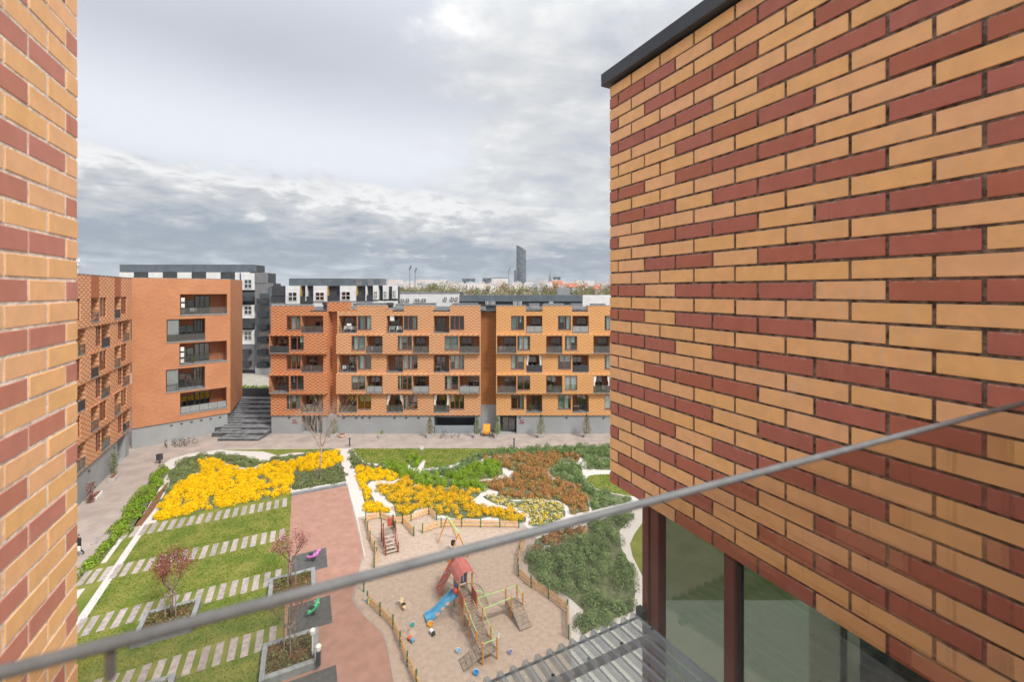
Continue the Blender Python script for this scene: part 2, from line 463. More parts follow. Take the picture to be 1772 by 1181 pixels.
# ------------------------------------------------------------------ ground sheets
far = 3000
sheet('ground', [(-far, -40), (far, -40), (far, far), (-far, far)], 0.0, M_paving)
Eq = lambda a0, a1, b0, b1: [E(a0, b0), E(a0, b1), E(a1, b1), E(a1, b0)]
gl_poly = [c4(440, 168), c4(470, 148), c4(560, 122), c4(700, 104), c4(1240, 98), c4(1290, 100), c4(1290, 262), E(49.9, 4.2), E(49.9, -1.1), E(49.8, -15.2), c4(300, 470), c4(430, 262), c4(468, 200)]
sheet('gravel_bed', gl_poly, .004, M_gravel)
gr_poly = [G(582, 777), G(1400, 774), G(1400, 1230), G(985, 1230), G(985, 1000), G(905, 905), G(634, 891), G(636, 1000), G(626, 938), G(616, 894), G(605, 855), G(599, 823), G(592, 788)]
sheet('gravel_path', gr_poly, .0045, M_gravel)
sheet('rubber_path', [E(50.2, -1.15), E(49.9, 4.25), E(42, 4.3), E(36.5, 4.35), G(612, 1027), G(608.5, 1038), G(620, 1054), G(631, 1068), G(648, 1084), G(661, 1098), G(668, 1115), G(672, 1132), G(681, 1181), G(690, 1260), G(470, 1320), E(26, -1.12)], .012, M_rubber)
sand_poly = [c5(195, 412), c5(330, 436), c5(405, 432), c5(487, 376), c5(525, 425), c5(560, 444), c5(905, 462), c5(940, 520), c5(906, 640), c5(906, 690), c5(1040, 795), c5(1135, 855), c5(1150, 985), G(985, 1300), G(706, 1300), G(684, 1181), G(675, 1132), G(664, 1096), G(634, 1066), G(613, 1038), G(616, 1027), E(36.3, 4.45), E(42.5, 4.55)]
sheet('sand_pit', sand_poly, .010, M_sand)
lawn_l = sheet('lawn_terrace', Eq(16, 49.75, -15.3, -1.13), .008, M_lawn)
sheet('lawn_terrace_edge', Eq(49.75, 50.7, -12.3, -1.13), .009, M_lawn)
sheet('lawn_far_strip', [c4(700, 105), c4(1242, 99), c4(1180, 112), c4(1040, 119), c4(965, 131), c4(900, 113), c4(760, 109)], .010, M_lawn)
up_lawn = [c7(190, 108), c7(1900, 104), c8(400, 88), c8(350, 118), c7(1772, 160), c7(1600, 165), c7(1450, 232), c7(1340, 268), c7(1200, 308), c7(1050, 318), c7(965, 328), c7(990, 240), c7(950, 230), c7(780, 298), c7(520, 280), c7(335, 262), c7(265, 212), c7(215, 140)]
sheet('lawn_far_field', up_lawn, .012, M_lawn)
lr1 = smooth_poly([c8(1150, 440), c8(1150, 395), c8(1200, 370), c8(1400, 360), c8(1700, 360), c8(1800, 480), c8(1720, 600), c8(1500, 575), c8(1250, 520)], 1)
sheet('lawn_round', lr1, .012, M_lawn)
lr2 = [G(1128, 890), G(1112, 905), G(1098, 925), G(1090, 942), G(1095, 965), G(1108, 990), G(1130, 1040), G(1400, 1040), G(1400, 890)]
sheet('lawn_side', lr2, .012, M_lawn)
# white strips in the lawn, mulch strip
MB().box(EF, 27, 49.7, -13.3, -12.8, .008, .028).build('gravel_strip', M_gravel)['kind'] = 'structure'
MB().box(EF, 44.2, 49.7, -14.35, -14.02, .008, .026).build('gravel_strip', M_gravel)['kind'] = 'structure'
MB().box(EF, 32, 41.0, -14.7, -14.15, .008, .026).build('gravel_strip', M_gravel)['kind'] = 'structure'
sheet('mulch_strip', [c4(455, 255), c4(462, 258), c4(395, 380), c4(330, 462), c4(304, 460), c4(350, 395), c4(400, 320)], .03, M_mulch)
MB().box(EF, 49.95, 50.35, -1.1, 4.2, .0, .22).build('planting_kerb', M_blue_grey)['kind'] = 'structure'
# rubber mats
for i, a in enumerate(((35.9, 38.65), (29.75, 32.5), (23.6, 26.3))):
    sheet('rubber_mat', Eq(a[0], a[1], -.95 if i else -.9, 1.65), .017 + .001 * i, M_mat)

# stepping stone rows: every slab is its own piece
for ri, (a0, a1) in enumerate(((47.75, 49.6), (41.5, 43.35), (35.4, 37.2), (29.25, 31.05), (23.1, 24.9))):
    root = bpy.data.objects.new('stepping_path', None); COL.objects.link(root); root['kind'] = 'structure'
    root.location = E(a0, -7); LOC[root] = Vector(E(a0, -7))
    mesh = None
    b = -1.55
    while b > -16.2:
        b0 = b - .40
        if not (ri >= 2 and False):
            if mesh is None:
                o = MB().box(EF, a0, a1, b0, b, .0, .045).build('paver', M_slab, root, bevel=.008)
                mesh = o.data; first = b
            else:
                o = bpy.data.objects.new('paver', mesh); COL.objects.link(o); o.parent = root
                o.location = Vector(E(rnd(-.03, .03), b - first + rnd(-.02, .02), rnd(-.004, .004)))
        b -= .70 if b > -12.0 else .62


# ------------------------------------------------------------------ scattered vegetation
def pts_in_poly(poly, n):
    P = np.array([(p[0], p[1]) for p in poly]); lo = P.min(0); hi = P.max(0)
    out = []; tot = 0
    while tot < n:
        q = lo + (hi - lo) * np.random.rand(max(400, n * 2), 2)
        ins = np.zeros(len(q), bool); j = len(P) - 1
        for i in range(len(P)):
            xi, yi = P[i]; xj, yj = P[j]
            c = ((yi > q[:, 1]) != (yj > q[:, 1])) & (q[:, 0] < (xj - xi) * (q[:, 1] - yi) / (yj - yi + 1e-12) + xi)
            ins ^= c; j = i
        q = q[ins]; out.append(q); tot += len(q)
    return np.concatenate(out)[:n]


def area(poly):
    return abs(sum(poly[i][0] * poly[(i + 1) % len(poly)][1] - poly[(i + 1) % len(poly)][0] * poly[i][1] for i in range(len(poly)))) / 2


def leaf_mesh(name, C, N, size, aspect, mats, mi, parent=None, tri=False):
    """C centres, N facing directions, one leaf-sized face each"""
    n = len(C); N = N / (np.linalg.norm(N, axis=1, keepdims=True) + 1e-9)
    R = np.random.randn(n, 3); A = np.cross(N, R); A /= np.linalg.norm(A, axis=1, keepdims=True) + 1e-9; B = np.cross(N, A)
    s = (size * (.6 + .8 * np.random.rand(n)))[:, None] if np.isscalar(size) else size[:, None]
    A = A * s * .5; B = B * s * .5 * aspect
    off = np.array(LOC.get(parent, Vector((0, 0, 0)))) if parent is not None else 0
    k = 3 if tri else 4
    V = np.empty((n, k, 3))
    if tri: V[:, 0] = C - A; V[:, 1] = C + A; V[:, 2] = C + B * 2
    else: V[:, 0] = C - A; V[:, 1] = C - B; V[:, 2] = C + A; V[:, 3] = C + B
    V -= off
    me = bpy.data.meshes.new(name)
    me.vertices.add(n * k); me.vertices.foreach_set('co', V.reshape(-1)); me.loops.add(n * k)
    me.loops.foreach_set('vertex_index', np.arange(n * k)); me.polygons.add(n)
    me.polygons.foreach_set('loop_start', np.arange(n) * k); me.polygons.foreach_set('loop_total', np.full(n, k))
    for m in mats: me.materials.append(m)
    me.polygons.foreach_set('material_index', np.asarray(mi, np.int32)); me.update()
    o = bpy.data.objects.new(name, me); COL.objects.link(o)
    if parent is not None: o.parent = parent; LOC[o] = LOC.get(parent, Vector((0, 0, 0)))
    return o


def shrub_bed(name, label, cat, poly, mats, w, h=.45, sp=.6, per=70, leaf=.13, top=None, aspect=.7, soil=M_soil, spiky=0.0, rows=False):
    """a planted bed: domes of leaf faces crowding one another; w = share of each leaf material; top = share of blossoms on the upper side"""
    ar = area(poly); ns = max(3, int(ar / (sp * sp)))
    c = pts_in_poly(poly, ns)
    sheet('planting_bed', poly, .018, soil)
    r = sp * (.55 + .45 * np.random.rand(ns)); hh = h * (.65 + .55 * np.random.rand(ns))
    kind = np.random.rand(ns)
    idx = np.repeat(np.arange(ns), per); n = len(idx)
    D = np.random.randn(n, 3); D[:, 2] = np.abs(D[:, 2]) * 1.1; D /= np.linalg.norm(D, axis=1, keepdims=True)
    rad = .55 + .5 * np.random.rand(n) ** .5
    C = np.empty((n, 3)); C[:, 0] = c[idx, 0] + D[:, 0] * r[idx] * rad; C[:, 1] = c[idx, 1] + D[:, 1] * r[idx] * rad
    C[:, 2] = .03 + D[:, 2] * hh[idx] * rad
    N = D + np.random.randn(n, 3) * .45
    if spiky: N = np.cross(D, np.random.randn(n, 3)) * spiky + N * (1 - spiky)
    cw = np.cumsum(w) / sum(w); u = np.random.rand(n) * .55 + kind[idx] * .45
    mi = np.searchsorted(cw, u).clip(0, len(w) - 1)
    if top is not None:
        k = (D[:, 2] * rad + np.random.randn(n) * .18 > top[1]) & (np.random.rand(n) < top[2] * (.5 + .8 * kind[idx]).clip(0, 1)); mi[k] = top[0]
    o = leaf_mesh(name, C, N, leaf, aspect, mats, mi)
    return set_props(o, label, cat, 'planted garden beds', 'stuff')


yellow_mats = [L_yel, L_grn2, L_olive]
bed_y1 = [c4(*p) for p in ((380, 432), (420, 370), (480, 290), (560, 240), (620, 195), (600, 165), (650, 150), (700, 168), (760, 192), (840, 198), (900, 182), (1030, 152), (1150, 127), (1255, 112), (1264, 182), (1030, 218), (1026, 306), (870, 345), (640, 384), (480, 424))]
shrub_bed('yellow_shrubs', 'broad mass of bright yellow flowering shrubs above the top row of slabs', 'shrubs', bed_y1, yellow_mats, (0, .5, .5), .5, .5, 260, .09, (0, -.1, 1.6))
bed = [c4(*p) for p in ((470, 210), (500, 170), (560, 137), (640, 126), (800, 130), (880, 166), (850, 190), (760, 184), (690, 148), (610, 156), (612, 195), (560, 235), (480, 288), (420, 366), (400, 390), (430, 330), (465, 270))]
shrub_bed('juniper', 'olive green low juniper curling round the yellow shrubs on the left', 'juniper', bed, [L_olive, L_jun, L_jun2, L_brn], (.5, .28, .1, .12), .45, .58, 140, .13, None, .45)
bed = [c4(*p) for p in ((885, 170), (960, 142), (1050, 128), (1150, 113), (1240, 104), (1252, 110), (1150, 125), (1030, 150), (905, 180))]
shrub_bed('juniper', 'thin olive juniper strip between white gravel and yellow shrubs', 'juniper', bed, [L_olive, L_jun, L_jun2], (.5, .4, .1), .35, .55, 70, .15, None, .5)
bed = [c4(*p) for p in ((1032, 222), (1150, 200), (1268, 184), (1284, 252), (1032, 292))]
shrub_bed('juniper', 'dark flat juniper bed round the bare tree at the head of the red path', 'juniper', bed, [L_jun2, L_olive, L_jun], (.5, .4, .2), .25, .5, 80, .14, None, .5)
bed = [c4(*p) for p in ((435, 182), (462, 198), (425, 262), (370, 350), (298, 458), (262, 498), (150, 610), (60, 690), (20, 700), (130, 596), (200, 490), (260, 390), (340, 290), (390, 225))]
shrub_bed('hedge_plants', 'bright green mixed plants in the long strip beside the left path', 'plants', bed, [L_grn, L_grn2, L_brn, L_org2, L_olive], (.68, .12, .08, .02, .1), .55, .55, 130, .13)
bed = [c7(*p) for p in ((235, 310), (340, 340), (500, 345), (690, 420), (690, 440), (640, 460), (500, 455), (400, 465), (350, 505), (355, 560), (420, 650), (440, 710), (590, 770), (602, 815), (350, 815), (310, 650), (280, 520), (220, 340))]
shrub_bed('yellow_shrubs', 'yellow flowering shrubs in the narrow bed along the white path', 'shrubs', bed, yellow_mats, (0, .6, .4), .45, .48, 220, .09, (0, .0, 1.5))
bed = [c7(*p) for p in ((160, 152), (200, 140), (250, 205), (330, 285), (500, 300), (640, 395), (480, 343), (340, 335), (235, 300), (200, 330), (162, 250))]
shrub_bed('juniper', 'grey green juniper above the narrow yellow bed', 'juniper', bed, [L_jun, L_olive, L_jun2], (.4, .4, .2), .4, .55, 80, .15, None, .5)
bed_y2 = [c7(*p) for p in ((450, 515), (520, 500), (620, 522), (700, 485), (740, 425), (780, 432), (890, 525), (1000, 545), (1400, 548), (1590, 592), (1580, 620), (1480, 690), (1560, 745))] + [c8(*p) for p in ((0, 698), (240, 705), (440, 748), (535, 812), (530, 855), (460, 866), (290, 822), (200, 795), (100, 812), (0, 826))] + [c7(*p) for p in ((1650, 862), (1580, 882), (1280, 872), (1120, 822), (1030, 752), (900, 762), (830, 845), (665, 862), (645, 735), (565, 655), (455, 550))]
shrub_bed('yellow_shrubs', 'amber and yellow flowering shrubs with gaps behind the playground fence', 'shrubs', bed_y2, [L_yel2, L_grn2, L_jun, L_yel], (0, .5, .5, .0), .45, .5, 220, .085, (0, .2, 1.15))
bed = [c7(*p) for p in ((520, 265), (640, 282), (770, 312), (790, 378), (900, 370), (960, 390), (1130, 422), (1350, 402), (1500, 305), (1772, 250))] + [c8(*p) for p in ((0, 250), (100, 235), (230, 240), (290, 290), (300, 360), (220, 400), (0, 428))] + [c7(*p) for p in ((1700, 420), (1600, 442), (1500, 484), (1640, 540), (1620, 568), (1400, 538), (1000, 542), (880, 500), (790, 440), (640, 390), (560, 310))]
shrub_bed('leafy_hedge', 'fresh bright green hedge winding between the yellow and copper beds', 'hedge', bed, [L_grn, L_grn2], (.86, .14), .75, .58, 200, .12)
bed = [c7(*p) for p in ((800, 200), (930, 190), (950, 250), (900, 320), (830, 310), (800, 260))]
shrub_bed('leafy_hedge', 'small bright green bush patch on the far lawn', 'hedge', bed, [L_grn, L_grn2], (.86, .14), .5, .6, 120, .15)
bed = [c7(*p) for p in ((955, 380), (1005, 350), (1200, 340), (1345, 292), (1500, 180), (1772, 150))] + [c8(*p) for p in ((0, 175), (400, 105), (800, 82), (1100, 78), (1400, 78), (1800, 78), (1800, 320), (1400, 322), (1150, 310), (1165, 250), (1070, 175), (900, 150), (400, 172), (100, 180), (75, 222), (0, 232))] + [c7(*p) for p in ((1600, 245), (1450, 312), (1340, 398), (1130, 408))]
shrub_bed('juniper', 'wide grey green juniper bank along the far path', 'juniper', bed, [L_jun, L_jun2, L_grn2, L_olive], (.62, .12, .1, .16), .6, .66, 170, .14, None, .45)
bed = [c8(*p) for p in ((110, 188), (250, 192), (400, 192), (450, 155), (600, 168), (820, 148), (1000, 163), (1078, 192), (1066, 242), (960, 240), (860, 250), (780, 290), (742, 350), (790, 412), (900, 442), (1078, 512), (1158, 620), (1185, 738), (990, 778), (960, 690), (880, 638), (700, 616), (400, 626), (232, 588), (250, 542), (150, 512), (62, 442), (222, 424), (384, 404), (404, 330), (282, 282), (105, 230))]
shrub_bed('copper_shrubs', 'large bed of copper brown and orange shrubs in the middle of the garden', 'shrubs', bed, [L_org, L_org2, L_brn, L_grn2, L_jun], (.56, .08, .10, .06, .20), .55, .56, 170, .11)
bed = [c8(*p) for p in ((92, 592), (130, 578), (420, 642), (600, 644), (720, 640), (880, 676), (935, 742), (935, 796), (820, 850), (700, 900), (600, 900), (585, 830), (556, 760), (460, 706), (240, 676), (120, 618))]
shrub_bed('mixed_shrubs', 'pale silver and yellow low shrubs between the curved white paths', 'shrubs', bed, [L_yel2, L_pale, L_grn2, L_grn], (.22, .42, .12, .24), .35, .5, 80, .13, (0, .35, .4))
bed = [c8(*p) for p in ((625, 1035), (760, 985), (900, 960), (1150, 885), (1130, 940), (1020, 1048), (900, 1066), (720, 1096), (642, 1168), (612, 1140))]
shrub_bed('copper_shrubs', 'copper shrubs in the wedge bed below the curved path', 'shrubs', bed, [L_org, L_brn, L_grn2, L_org2], (.6, .2, .15, .05), .45, .55, 100, .14)
bed = [c8(*p) for p in ((775, 312), (860, 262), (1000, 255), (1095, 262), (1105, 330), (1105, 405), (1200, 505), (1400, 560), (1620, 605), (1560, 660), (1400, 690), (1205, 740), (1190, 640), (1120, 540), (1000, 452), (850, 422), (785, 370))]
shrub_bed('juniper', 'blue green juniper mounds right of the copper shrubs', 'juniper', bed, [L_jun, L_jun2, L_grn2], (.68, .22, .1), .65, .64, 170, .135, None, .42)
bed_j = [c5(*p) for p in ((952, 592), (1080, 549), (1185, 532), (1235, 455), (1330, 410), (1445, 402), (1372, 480), (1380, 560), (1428, 650), (1446, 760), (1434, 858), (1350, 888), (1200, 965), (1180, 930), (1205, 850), (1130, 786), (1000, 716), (946, 668))]
shrub_bed('juniper', 'large spreading juniper bed beside the playground fence', 'juniper', bed_j, [L_jun, L_jun2, L_grn2, L_olive], (.66, .22, .07, .05), .75, .7, 300, .13, None, .36)


def grass(name, label, poly, mats, w, dens, h):
    n = int(area(poly) * dens); p = pts_in_poly(poly, n); C = np.zeros((n, 3)); C[:, :2] = p; C[:, 2] = .012
    N = np.random.randn(n, 3); N[:, 2] *= .25
    n2 = len(C)
    # blades stand up: use triangles whose long side points up with a lean
    A = np.random.randn(n2, 3); A[:, 2] = 0; A /= np.linalg.norm(A, axis=1, keepdims=True); s = h * (.5 + np.random.rand(n2))[:, None]
    up = np.random.randn(n2, 3) * .45; up[:, 2] = 1
    V = np.empty((n2, 3, 3)); V[:, 0] = C - A * s * .35; V[:, 1] = C + A * s * .35; V[:, 2] = C + up * s * .6
    me = bpy.data.meshes.new(name); me.vertices.add(n2 * 3); me.vertices.foreach_set('co', V.reshape(-1)); me.loops.add(n2 * 3)
    me.loops.foreach_set('vertex_index', np.arange(n2 * 3)); me.polygons.add(n2)
    me.polygons.foreach_set('loop_start', np.arange(n2) * 3); me.polygons.foreach_set('loop_total', np.full(n2, 3))
    for m in mats: me.materials.append(m)
    me.polygons.foreach_set('material_index', np.random.choice(len(mats), n2, p=w).astype(np.int32)); me.update()
    o = bpy.data.objects.new(name, me); COL.objects.link(o)
    return set_props(o, label, 'grass', None, 'stuff')


for a0, a1, nm in ((43.4, 47.7, 'between the first and second row of slabs'), (37.25, 41.45, 'between the second and third row of slabs'), (31.1, 35.35, 'between the third and fourth row of slabs'), (24.95, 29.2, 'below the fourth row of slabs')):
    grass('grass', 'short mown grass ' + nm, Eq(a0, a1, -12.75, -1.15), [L_grass, L_grass2, L_olive], (.66, .30, .04), 110, .09)
grass('grass', 'bright mown grass of the far lawn by the path', up_lawn, [L_grass, L_grass2], (.5, .5), 45, .13)
grass('grass', 'small round lawn beside the brick corner', lr1, [L_grass2, L_grass], (.6, .4), 60, .11)

# ------------------------------------------------------------------ near brick walls
COURSE, PITCH, BH, BLEN = .083, .252, .071, .240
SR, SL = 1.956, -.838                   # wall planes across the balcony axis
ER, EL = 2.41, 2.36                     # where the two walls end


def near_wall(name, label, side, s, end, z_top, z_bot, c_top, c_bot, pattern, firstA, firstB, mats, mortar, depth_near, seen, recess=.0055):
    """side +1: wall right of the balcony, -1: left. Bricks are laid from the outer corner back towards the camera."""
    out = -side
    root = thing(name, E(end - 1.2, s + side * .15, H + z_bot), label, 'brick wall')
    fr = lambda a, d, z: E(a, s + out * d, H + z)
    MB().box(fr, depth_near, end - .006, -.30, -recess, z_bot + .004, z_top - .002).build('mortar_core', mortar, root)
    cache = {}; rest = MB(); rest_m = []; cnt = 0
    for c in range(c_top, c_bot + 1):
        zc = -(c - 17) * COURSE
        if zc - BH / 2 < z_bot - .002: continue
        isB = c % 2 == 1
        a = end; k = 0
        while a > depth_near + .05:
            L = (firstB if isB else firstA) * PITCH - .012 if k == 0 else BLEN
            red = isB and pattern(c, k)
            a0, a1 = a - L, a
            key = (round(L, 3), red)
            if a1 > seen and cnt < 300:
                ctr = Vector(fr((a0 + a1) / 2, 0, zc))
                if key not in cache:
                    b = MB(); q = lambda x, d, z: tuple(Vector(fr(x, d, z)))
                    b.box(q, a0, a1, -.045, 0, zc - BH / 2, zc + BH / 2)
                    o = b.build('brick', mats[1] if red else mats[0], loc=ctr, bevel=.0014)
                    cache[key] = o.data; o.parent = root; o.location = ctr - LOC[root]
                else:
                    o = bpy.data.objects.new('brick', cache[key]); COL.objects.link(o); o.parent = root
                    o.location = ctr - LOC[root]
                o.location += Vector((e2[0], e2[1], 0)) * rnd(-.0015, .0015) + Vector((0, 0, rnd(-.0012, .0012)))
                o.rotation_euler = (0, 0, rnd(-.004, .004)); cnt += 1
            else:
                rest.box(fr, a0, a1, -.045, 0, zc - BH / 2, zc + BH / 2, 1 if red else 0)
            a = a0 - .012; k += 1
    # return face round the corner
    for c in range(c_top, c_bot + 1):
        zc = -(c - 17) * COURSE
        if zc - BH / 2 < z_bot - .002: continue
        b = -.12 if c % 2 else -.245
        rest.box(fr, end - .04, end, -.115 if c % 2 else -.24, -.012 - .045, zc - BH / 2, zc + BH / 2, 1 if c % 2 and pattern(c, 0) else 0)
    if rest.f: rest.build('brick_rest', list(mats), root)['kind'] = 'stuff'
    return root, fr


PAT_R = ['RRRYRRYRR', 'RYRRRYRRR', 'RRRRYRRRY', 'YYYRRRYRR', 'RRYRRRYRR', 'RRRYRRRYR', 'RYRRRYRRR', 'YYRRYRRRY', 'RRYRRRYRR',
         'RRYRRRYYR', 'RRRYRRRRR', 'YYRRRYRRY', 'RRRRYRRRR', 'RRRYRRRYR', 'RYRRRYRRR', 'YRRRYRRRY', 'RRYRRRYRR']


def pat_r(c, k):
    p = PAT_R[(c - 1) // 2 % 17]
    return p[k] == 'R' if k < 9 else (k + c) % 3 != 0


def pat_l(c, k):
    j = (c - 1) // 2
    if k == 0: return j % 2 == 0
    if k == 1: return j % 2 == 1
    if k == 2: return True
    return (k + j) % 3 != 0


wr, frR = near_wall('brick_wall', 'yellow and red brick wall with dark mortar filling the right of the view', 1, SR, ER, 1.4525, -1.37, 0, 33, pat_r, .9, .38, (BR_Y, BR_R), M_mortar_d, -1.6, .43)
wl, frL = near_wall('brick_wall', 'out of focus yellow and red brick wall edge with pale joints at the left', -1, SL, EL, 1.4525, -2.9, 0, 51, pat_l, .92, .4, (BL_Y, BL_R), M_mortar_l, -1.6, .95, .0022)
MB().box(frR, -1.6, ER + .045, -.35, .045, 1.462, 1.552).build('coping', M_dark_metal, wr, bevel=.004)
MB().box(frL, -1.6, EL + .045, -.35, .045, 1.462, 1.552).build('coping', M_dark_metal, wl, bevel=.004)
MB().box(frR, -1.6, ER - .05, -1.2, -.302, -1.36, 1.44).build('wall_core', M_plaster, wr)

# glazed room under the right wall
root = thing('glazed_room', E(1.0, SR + .3, H - 3.9), 'glazed room with oxide red frames under the right brick wall', 'window')
frW = lambda a, d, z: E(a, SR + .035 - d, H + z)
z0, z1 = -3.6, -1.385
m = MB(); m.box(frW, 1.985, 2.055, -.07, .0, z0, z1); m.build('corner_post', M_win_red, root, bevel=.004)
m = MB(); m.box(frW, 2.059, 2.115, -.10, .012, z0, z1); m.build('corner_post', M_win_red, root, bevel=.004)
edges = [1.985, 1.49, .30, -.5, -1.3]
for i, a in enumerate(edges[1:]):
    m = MB(); m.box(frW, a - .032, a + .032, -.07, .004, z0, z1); m.build('mullion', M_win_red, root, bevel=.004)
    m = MB(); m.box(frW, a - .012 - .032, a - .032, -.055, -.02, z0, z1); m.box(frW, a + .032, a + .046, -.055, -.02, z0, z1); m.build('gasket', M_dark, root)
M_near_glass = glass_mat('near_window_glass', (.42, .50, .44), .10)
for i in range(len(edges) - 1):
    MB().box(frW, edges[i + 1] + .03, edges[i] - .03, -.045, -.035, z0, z1).build('pane', M_near_glass, root)
MB().box(frW, -1.6, 2.06, -.02, .02, z0 - .1, z0).build('bottom_rail', M_win_red, root)
MB().box(frW, -1.6, 2.10, -2.6, .0, z0 - .32, z0 - .1).build('floor_slab', pm('room_floor', (.17, .2, .16), .6, .1, 2), root)
MB().box(frW, -1.6, 2.10, -2.65, -2.6, z0 - .1, z1).build('back_wall', pm('room_wall', (.15, .19, .15), .8, .05, 1), root)
MB().box(frW, -1.6, 2.38, -2.6, -.03, z1 + .003, z1 + .02).build('soffit', pm('soffit_grey', (.2, .2, .19), .8, .05, 2), root)
for a in (1.13, .95): MB().box(frW, a - .008, a + .008, -.35, -.32, z0, z1).build('inner_frame', M_white, root)
MB().box(frW, .93, .955, -1.2, -.36, z0, z1).build('partition', pm('striped_partition', (.30, .20, .14), .8, .5, 3, stretch=(1, 1, 6)), root)
# roller blinds and a table dimly seen inside
for a0, a1 in ((-.3, .2),):
    MB().box(frW, a0, a1, -.14, -.13, z0 + .2, z1).build('blind', pm('pale_blind', (.40, .45, .42), .9, .05, 2), root)
tb = thing('table', E(1.65, SR + .9, H + z0 - .1), 'green table dimly seen behind the near window', 'table')
tg = pm('green_table_paint', (.03, .15, .06), .5, .1, 3)
MB().box(frW, 1.1, 1.85, -1.5, -.55, z0 + .62, z0 + .66).build('table_top', tg, tb)
for a in (1.16, 1.79):
    for d in (-1.44, -.61): MB().box(frW, a - .025, a + .025, d - .025, d + .025, z0 - .1, z0 + .62).build('leg', tg, tb)

# corrugated canopy of the balcony below
root = thing('canopy', E(1.4, 1.0, H - 2.2), 'clear corrugated plastic canopy over the balcony below', 'canopy')
cz = lambda a: H - 2.08 - .01 + (2.09 - a) * .11
m = MB(); n = 46; pitch = .0775; b0 = 1.93
prof = [(0, 0), (.34, 0), (.46, .028), (.76, .028), (.88, 0)]
bs = []
for i in range(n):
    for u, h in prof: bs.append((b0 - (i + u) * pitch, h))
As = [2.10, 1.8, 1.5, 1.2, .9, .6]
vs = [E(a, b, cz(a) + h + .004 * sin(b * 9 + a * 4)) for a in As for b, h in bs]
k = len(bs)
m.add(vs, [(r * k + i, r * k + i + 1, (r + 1) * k + i + 1, (r + 1) * k + i) for r in range(len(As) - 1) for i in range(k - 1)])
m.m = [1 if i % 5 in (1, 2, 3) else 0 for r in range(len(As) - 1) for i in range(k - 1)]
def plastic(name, base, amt, dcol):
    mp = bpy.data.materials.new(name); mp.use_nodes = True; t = NT(mp.node_tree); t.n.clear()
    tr = t.n.new('ShaderNodeBsdfTransparent'); tr.inputs[0].default_value = (.80, .86, .85, 1)
    glo = t.n.new('ShaderNodeBsdfGlossy'); glo.inputs['Roughness'].default_value = .14
    df = t.n.new('ShaderNodeBsdfDiffuse'); df.inputs[0].default_value = dcol + (1,)
    geo = t.n.new('ShaderNodeNewGeometry'); nz = t.noise(geo.outputs['Position'], 6.5, 6, .65, .8)
    lw = t.n.new('ShaderNodeLayerWeight'); lw.inputs[0].default_value = .5
    m1 = t.n.new('ShaderNodeMixShader'); t.link(t.math('MULTIPLY_ADD', t.math('POWER', lw.outputs['Facing'], 4.0), .9, .10, clamp=True), m1.inputs[0]); t.link(tr.outputs[0], m1.inputs[1]); t.link(glo.outputs[0], m1.inputs[2])
    m2 = t.n.new('ShaderNodeMixShader'); t.link(t.math('MULTIPLY_ADD', t.step(nz, .45, .75), amt, base), m2.inputs[0]); t.link(m1.outputs[0], m2.inputs[1]); t.link(df.outputs[0], m2.inputs[2])
    o_ = t.n.new('ShaderNodeOutputMaterial'); t.link(m2.outputs[0], o_.inputs[0])
    return mp


mp = [plastic('clear_plastic_valley', .10, .22, (.55, .58, .56)), plastic('painted_shade_plastic_crest', .52, .2, (.33, .38, .43))]  # blue-grey crest colour paints in the ribs' shading and reflection; valleys stay clear
m.build('corrugated_sheet', mp, root)
M_batten = pm('pinkish_batten', (.60, .46, .40), .7, .1, 8)
for a in (1.93, 1.2):
    MB().box(lambda x, d, z: E(x, d, z), a - .018, a + .018, -1.6, 1.93, cz(a) - .03, cz(a) - .006).build('batten', M_batten, root)
for i in range(0, 24, 3):
    b = b0 - (i * 1 + .57) * pitch; q = E(1.93, b, cz(1.93) + .02)
    MB().lathe(q, [(.011, 0), (.011, .006), (.005, .01)], 8).build('screw', M_dark, root)
MB().box(lambda x, d, z: E(x, d, z), 2.085, 2.095, -1.6, 1.93, cz(2.09) - .012, cz(2.09) - .003).build('edge_strip', M_dark_metal, root)
MB().box(lambda x, d, z: E(x, d, z), 2.06, 2.118, 1.93, 1.97, H - 2.11, H - 2.05).build('wall_flashing', M_dark_metal, root)
o = MB().box(lambda x, d, z: E(x, d, z), -1.6, 2.05, -2.2, 1.9, H - 4.35, H - 4.1).build('balcony_slab', pm('lower_balcony_tiles', (.24, .26, .22), .7, .2, 4)); o['kind'] = 'structure'

# our balcony: floor, glass parapet with steel rail
o = MB().box(lambda x, d, z: E(x, d, z), -1.6, .40, SL + .01, SR - .01, H - 1.62, H - 1.42).build('balcony_floor', M_kerb); o['kind'] = 'structure'
er = np.array([.911, .4126]); en = np.array([er[1], -er[0]])
p0 = np.array([.054, .539])
RP = lambda t, d, z: (p0[0] + er[0] * t + en[0] * d, p0[1] + er[1] * t + en[1] * d, H + z)
root = thing('glass_parapet', RP(.3, 0, -1.35), 'grey tubular handrail on clear glass crossing the foreground', 'railing')
m = MB(); m.tube([RP(t, 0, -.30) for t in (-.85, 0, .8, 1.69)], .0054, 16); m.build('handrail', M_rail, root, smooth=True)
MB().box(RP, -.85, 1.69, .0, .008, -1.35, -.3045).build('glass_pane', M_bal_glass, root)
m = MB(); q = RP(-.43, .0, 0)
m.box(RP, -.438, -.431, -.008, .0, -.335, -.305); m.build('clamp', M_steel, root, bevel=.003)

# ------------------------------------------------------------------ facades
LOGGIAS = []


